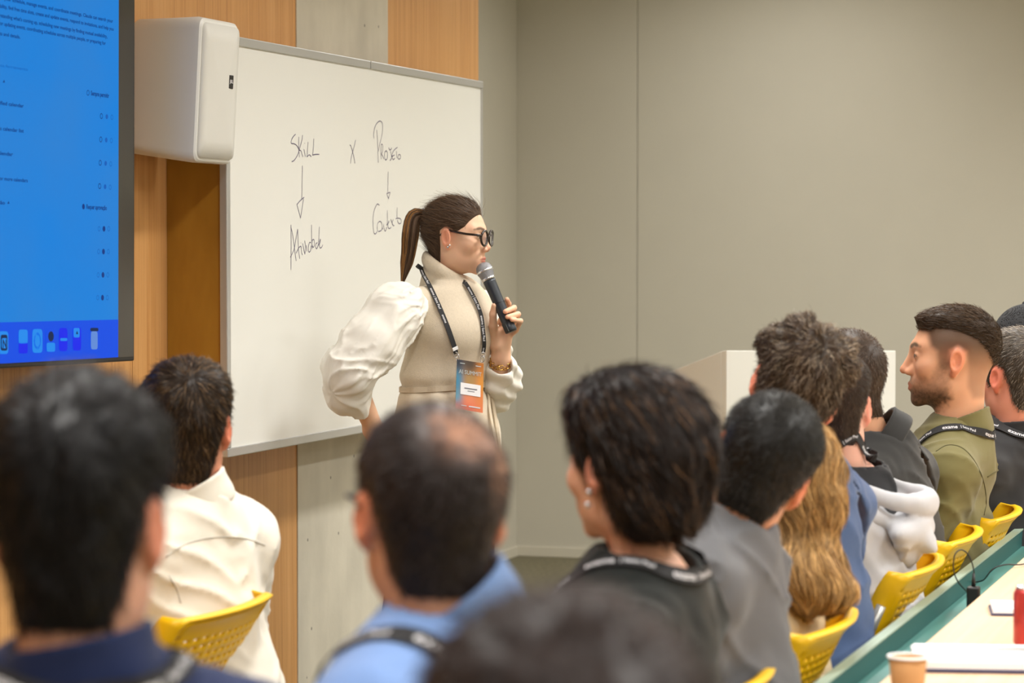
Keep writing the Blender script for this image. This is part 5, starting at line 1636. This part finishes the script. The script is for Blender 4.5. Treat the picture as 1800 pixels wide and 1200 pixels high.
    def shoes(P):
        d = None
        for b_ in (f3(702, 1330, 8.06), f3(808, 1330, 8.28)):
            h_ = A(b_[0], b_[1], .045); t_ = h_ + A(.11, -.13, -.008)
            e = smax(cap(P, h_, t_, .042, .034), .002 - P[:, 2], .004)
            d = e if d is None else np.minimum(d, e)
        return d
    V, Q = poly(shoes, (Hc[0] - .4, Hc[1] - .5, -.01), (Hc[0] + .4, Hc[1] + .3, .12), .008)
    put('shoes', V, Q, M['black'])
    # --- belt
    def surf(x, y, fn, start=7.6, gap=.003):
        r = ray(x, y); r = r / r[1]; t = start
        for _ in range(60):
            p = (np.array([0, 0, CAMH]) + r * t).astype(np.float32)
            d = float(fn(p[None])[0]) - gap
            if d < .0005: break
            t += d * .8
            if t > 9.2: break
        return p
    KB = mat('belt_knit', srgb(206, 190, 166), rough=.9, bump=.4, bscale=500)
    zb = waist[2] - .012
    ring = np.array([[waist[0] + .2 * math.cos(a), waist[1] + .2 * math.sin(a), zb] for a in np.linspace(0, 2 * math.pi, 60)], np.float32)
    for _ in range(14):
        g_ = grad(vest, ring, .004); g_[:, 2] = 0
        ring = ring - g_ * (vest(ring)[:, None] - .003) * .8; ring[:, 2] = zb + .008 * (ring[:, 0] - waist[0]) / .15
    g_ = grad(vest, ring, .006); g_[:, 2] = 0; g_ /= np.linalg.norm(g_, axis=1, keepdims=True)
    V, Q, _ = ribbon(ring.astype(float), g_, .016, .004)
    bt = put('belt', V, Q, KB, None, False)
    for xs in ([(862, 690), (868, 720), (874, 760), (880, 810)], [(858, 690), (861, 725), (869, 770), (884, 822)]):
        p = np.array([surf(x, y, vest, gap=.006) for x, y in xs]); p[:, 1] = np.minimum(p[:, 1], 8.22)
        p = spline(p, 16); V, Q, _ = ribbon(p, np.tile(np.array([.75, -.66, 0]), (16, 1)), .011, .003)
        put('belt_tail', V, Q, KB, None, False, bt)
    # --- lanyard and badge
    st = []
    for xs in ([(739, 470), (745, 484), (755, 503), (770, 535), (783, 566), (792, 590), (799, 611), (801, 621)], [(817, 496), (825, 508), (838, 533), (846, 556), (849, 580), (851, 604), (849, 621)]):
        p = np.array([surf(x, y, vest, gap=.009) for x, y in xs])
        for _ in range(2): p[1:-1, 1] = .5 * p[1:-1, 1] + .25 * (p[:-2, 1] + p[2:, 1]) - .001
        st.append(spline(p, 40))
    back = spline(np.array([st[0][0], f3(733, 466, 8.245), f3(742, 472, 8.30), f3(780, 482, 8.34), st[1][0]]), 20)
    ly = None
    for k, p in enumerate((st[0], st[1], back)):
        nr = np.tile(np.array([.45, -.88, .15]), (len(p), 1)) if k < 2 else np.array([(-.6, .3, .5)] * len(p))
        V, Q, fr = ribbon(p, nr, .0155 if k == 0 else .0125, .0015)
        lo_ = put('lanyard' if k == 0 else 'lanyard_strap', V, Q, M['ribbon'], None, False, ly)
        if k == 0: ly = lo_
        if k < 2:
            at = .02
            for t_, h_ in (('exame | Saint Paul', .0075), ('exame | Saint Paul', .0075), ('exame', .0075)):
                v1, f1, e1_ = ribbon_text(p, fr, t_, at, h_, .0022, -1)
                if e1_ > .25: break
                put('lanyard_print', v1, f1, M['print_white'], None, False, ly); at = e1_ + .02
    zc = float(min(st[0][-1][1], st[1][-1][1])) - .012
    TL, TR, BL_, BR = f3(803, 631, zc - .0), f3(850, 638.5, zc + .02), f3(800.5, 718, zc - .018), f3(848.5, 725.5, zc + .002)
    nrm = np.cross(TR - TL, BL_ - TL); nrm = nrm / np.linalg.norm(nrm); nrm = nrm if nrm[1] < 0 else -nrm
    bp = lambda u, v, h_=0.0: TL * (1 - u) * (1 - v) + TR * u * (1 - v) + BL_ * (1 - u) * v + BR * u * v + nrm * h_
    gu, gv_ = 13, 22
    key = {(0, 0): (38, 46, 62), (1, 0): (186, 112, 40), (.5, 0): (74, 62, 52), (0, .45): (62, 140, 176), (.5, .45): (176, 142, 84), (1, .45): (224, 150, 58), (0, .75): (90, 160, 186), (.5, .75): (236, 142, 102), (1, .75): (232, 138, 78), (0, 1): (216, 104, 84), (.5, 1): (240, 112, 84), (1, 1): (236, 130, 86)}
    V, C, F = [], [], []
    for j in range(gv_):
        for i in range(gu):
            u, v = i / (gu - 1), j / (gv_ - 1)
            V.append(bp(u, v, .001)); ws = 0; c = np.zeros(3)
            for (a, b_), col in key.items():
                w_ = 1 / (((u - a) ** 2 + (v - b_) ** 2) + .02) ** 2; c += w_ * np.array(srgb(*col)); ws += w_
            C.append(c / ws)
            if i and j: k = j * gu + i; F.append((k - gu - 1, k - 1, k, k - gu))
    card = put('badge_card', V, F, mat('badge_print', (.5, .5, .5), rough=.35, attr=True), np.array(C), False, ly)
    md = card.modifiers.new('solid', 'SOLIDIFY'); md.thickness = .0012
    def quad(name, u0, u1, v0, v1, h_, m): return put(name, [bp(u0, v0, h_), bp(u0, v1, h_), bp(u1, v1, h_), bp(u1, v0, h_)], [(0, 1, 2, 3)], m, None, False, ly)
    def btext(t_, u0, u1, v, h_, m, name='badge_text'):
        V, F = text_mesh(t_); w_ = V[:, 0].max()
        put(name, [bp(u0 + x[0] / w_ * (u1 - u0), v - x[1] / .72 * h_, .0026) for x in V], F, m, None, False, ly)
    PALE = mat('badge_lettering', srgb(196, 204, 204), rough=.5)
    btext('AI SUMMIT', .08, .92, .275, .085, PALE)
    quad('name_label', .16, .9, .455, .69, .0022, M['paper'])
    GREYP = mat('grey_print', srgb(120, 122, 132), rough=.7)
    quad('label_print', .3, .77, .545, .567, .0028, GREYP); quad('label_print', .42, .68, .6, .612, .0028, GREYP)
    quad('badge_mark', .12, .3, .06, .075, .0022, PALE); quad('badge_mark', .7, .9, .07, .085, .0022, PALE); quad('badge_mark', .2, .4, .905, .92, .0022, M['print_white']); quad('badge_mark', .48, .9, .90, .925, .0022, M['print_white'])
    for k, (p, u) in enumerate(((st[0][-1], .08), (st[1][-1], .93))):
        e = bp(u, .03, .003)
        mid = (p + e) / 2
        w_ = MB()
        ringp = [p + A(0, -.003, -.004) + .008 * (math.cos(a) * A(.8, .3, 0) + math.sin(a) * A(0, 0, 1)) - O for a in np.linspace(0, 6.2832, 14, endpoint=False)]
        w_.tube(ringp, .0014, 6, closed=True)
        hook = [mid + A(0, -.003, 0) + .0075 * (math.cos(a) * A(.7, -.2, 0) + 1.3 * math.sin(a) * A(0, 0, 1)) - O for a in np.linspace(0, 6.2832, 14, endpoint=False)]
        w_.tube(hook, .0016, 6, closed=True)
        w_.build('clip', M['silver'], ly, smooth=True)
    wt = put('lanyard_buckle', *[np.array(x) if k_ == 0 else x for k_, x in enumerate(ribbon(st[0][33:36], np.tile(np.array([.45, -.88, .15]), (3, 1)), .0175, .004, .001)[:2])], M['paper'], None, False, ly)
    # --- bracelets
    br = MB()
    fa = WL - f3(873, 690, 8.26); fa = fa / np.linalg.norm(fa)
    b1 = np.cross(fa, A(0, 1, 0)); b1 /= np.linalg.norm(b1); b2 = np.cross(fa, b1)
    for cc_, rr, nl in ((f3(879, 630, 8.195), .0315, 15), (f3(878.5, 637, 8.2), .033, 15)):
        for i in range(nl):
            a = 2 * math.pi * i / nl
            c = cc_ + rr * (math.cos(a) * b1 + math.sin(a) * b2); tg = -math.sin(a) * b1 + math.cos(a) * b2
            n_ = fa if i % 2 else (math.cos(a) * b1 + math.sin(a) * b2)
            br.tube([c + .0085 * math.cos(q) * tg + .0055 * math.sin(q) * n_ - O for q in np.linspace(0, 6.2832, 8, endpoint=False)], .0019, 5, closed=True)
    br.lathe([(.0001, -.006), (.005, -.004), (.006, 0), (.005, .004), (.0001, .006)], 10, Matrix.Translation(Vector(tuple(f3(876, 645, 8.155) - O))))
    bo = br.build('bracelet', M['gold'], root, smooth=True); bo['kind'] = 'stuff'
    # --- microphone, held in the hand: a thing of its own
    mo = empty('microphone', tuple(mb1)); tag(mo, 'handheld microphone with silver grille at the presenter\'s mouth', 'microphone')
    zv = Vector(tuple(mb0 - mb1)); ln = zv.length
    Rm = zv.to_track_quat('Z', 'Y').to_matrix().to_4x4()
    GRAPH = mat('graphite', srgb(52, 56, 62), rough=.35, metal=.3)
    MB().lathe([(.0165, 0), (.0185, .004), (.0185, .03), (.0172, .031), (.0172, .06), (.0178, .12), (.019, ln - .032), (.0195, ln - .024)], 28, Rm).build('handle', GRAPH, mo, smooth=True)
    MB().lathe([(.0178, .001), (.0196, .003), (.0196, .026), (.0188, .028)], 4, Rm).build('end_cap', mat('mic_end', srgb(70, 76, 74), rough=.5), mo)
    MB().lathe([(.0197, ln - .0235), (.0212, ln - .021), (.0212, ln - .017), (.02, ln - .015)], 28, Rm).build('collar', M['silver'], mo, smooth=True)
    GRI = mat('grille_mesh', srgb(150, 150, 154), rough=.4, metal=.7, bump=1.0, bscale=700)
    MB().lathe([(.02, ln - .015), (.0235, ln - .002), (.0252, ln + .003)], 28, Rm, cap=False).build('lower_grille', GRI, mo, smooth=True)
    MB().lathe([(.0255, ln + .003), (.0262, ln + .0045), (.0262, ln + .0075), (.0255, ln + .009)], 28, Rm, cap=False).build('band', M['silver'], mo, smooth=True)
    MB().lathe([(.0252, ln + .009), (.0245, ln + .016), (.0215, ln + .0235), (.016, ln + .029), (.008, ln + .0325), (.0003, ln + .0335)], 28, Rm, cap=False).build('upper_grille', GRI, mo, smooth=True)
    MB().lathe([(.0181, .092), (.0183, .0925), (.0183, .094), (.0181, .0945)], 28, Rm, cap=False).build('seam', M['black'], mo, smooth=True)
    return root
if 'P0' in ONLY: presenter()
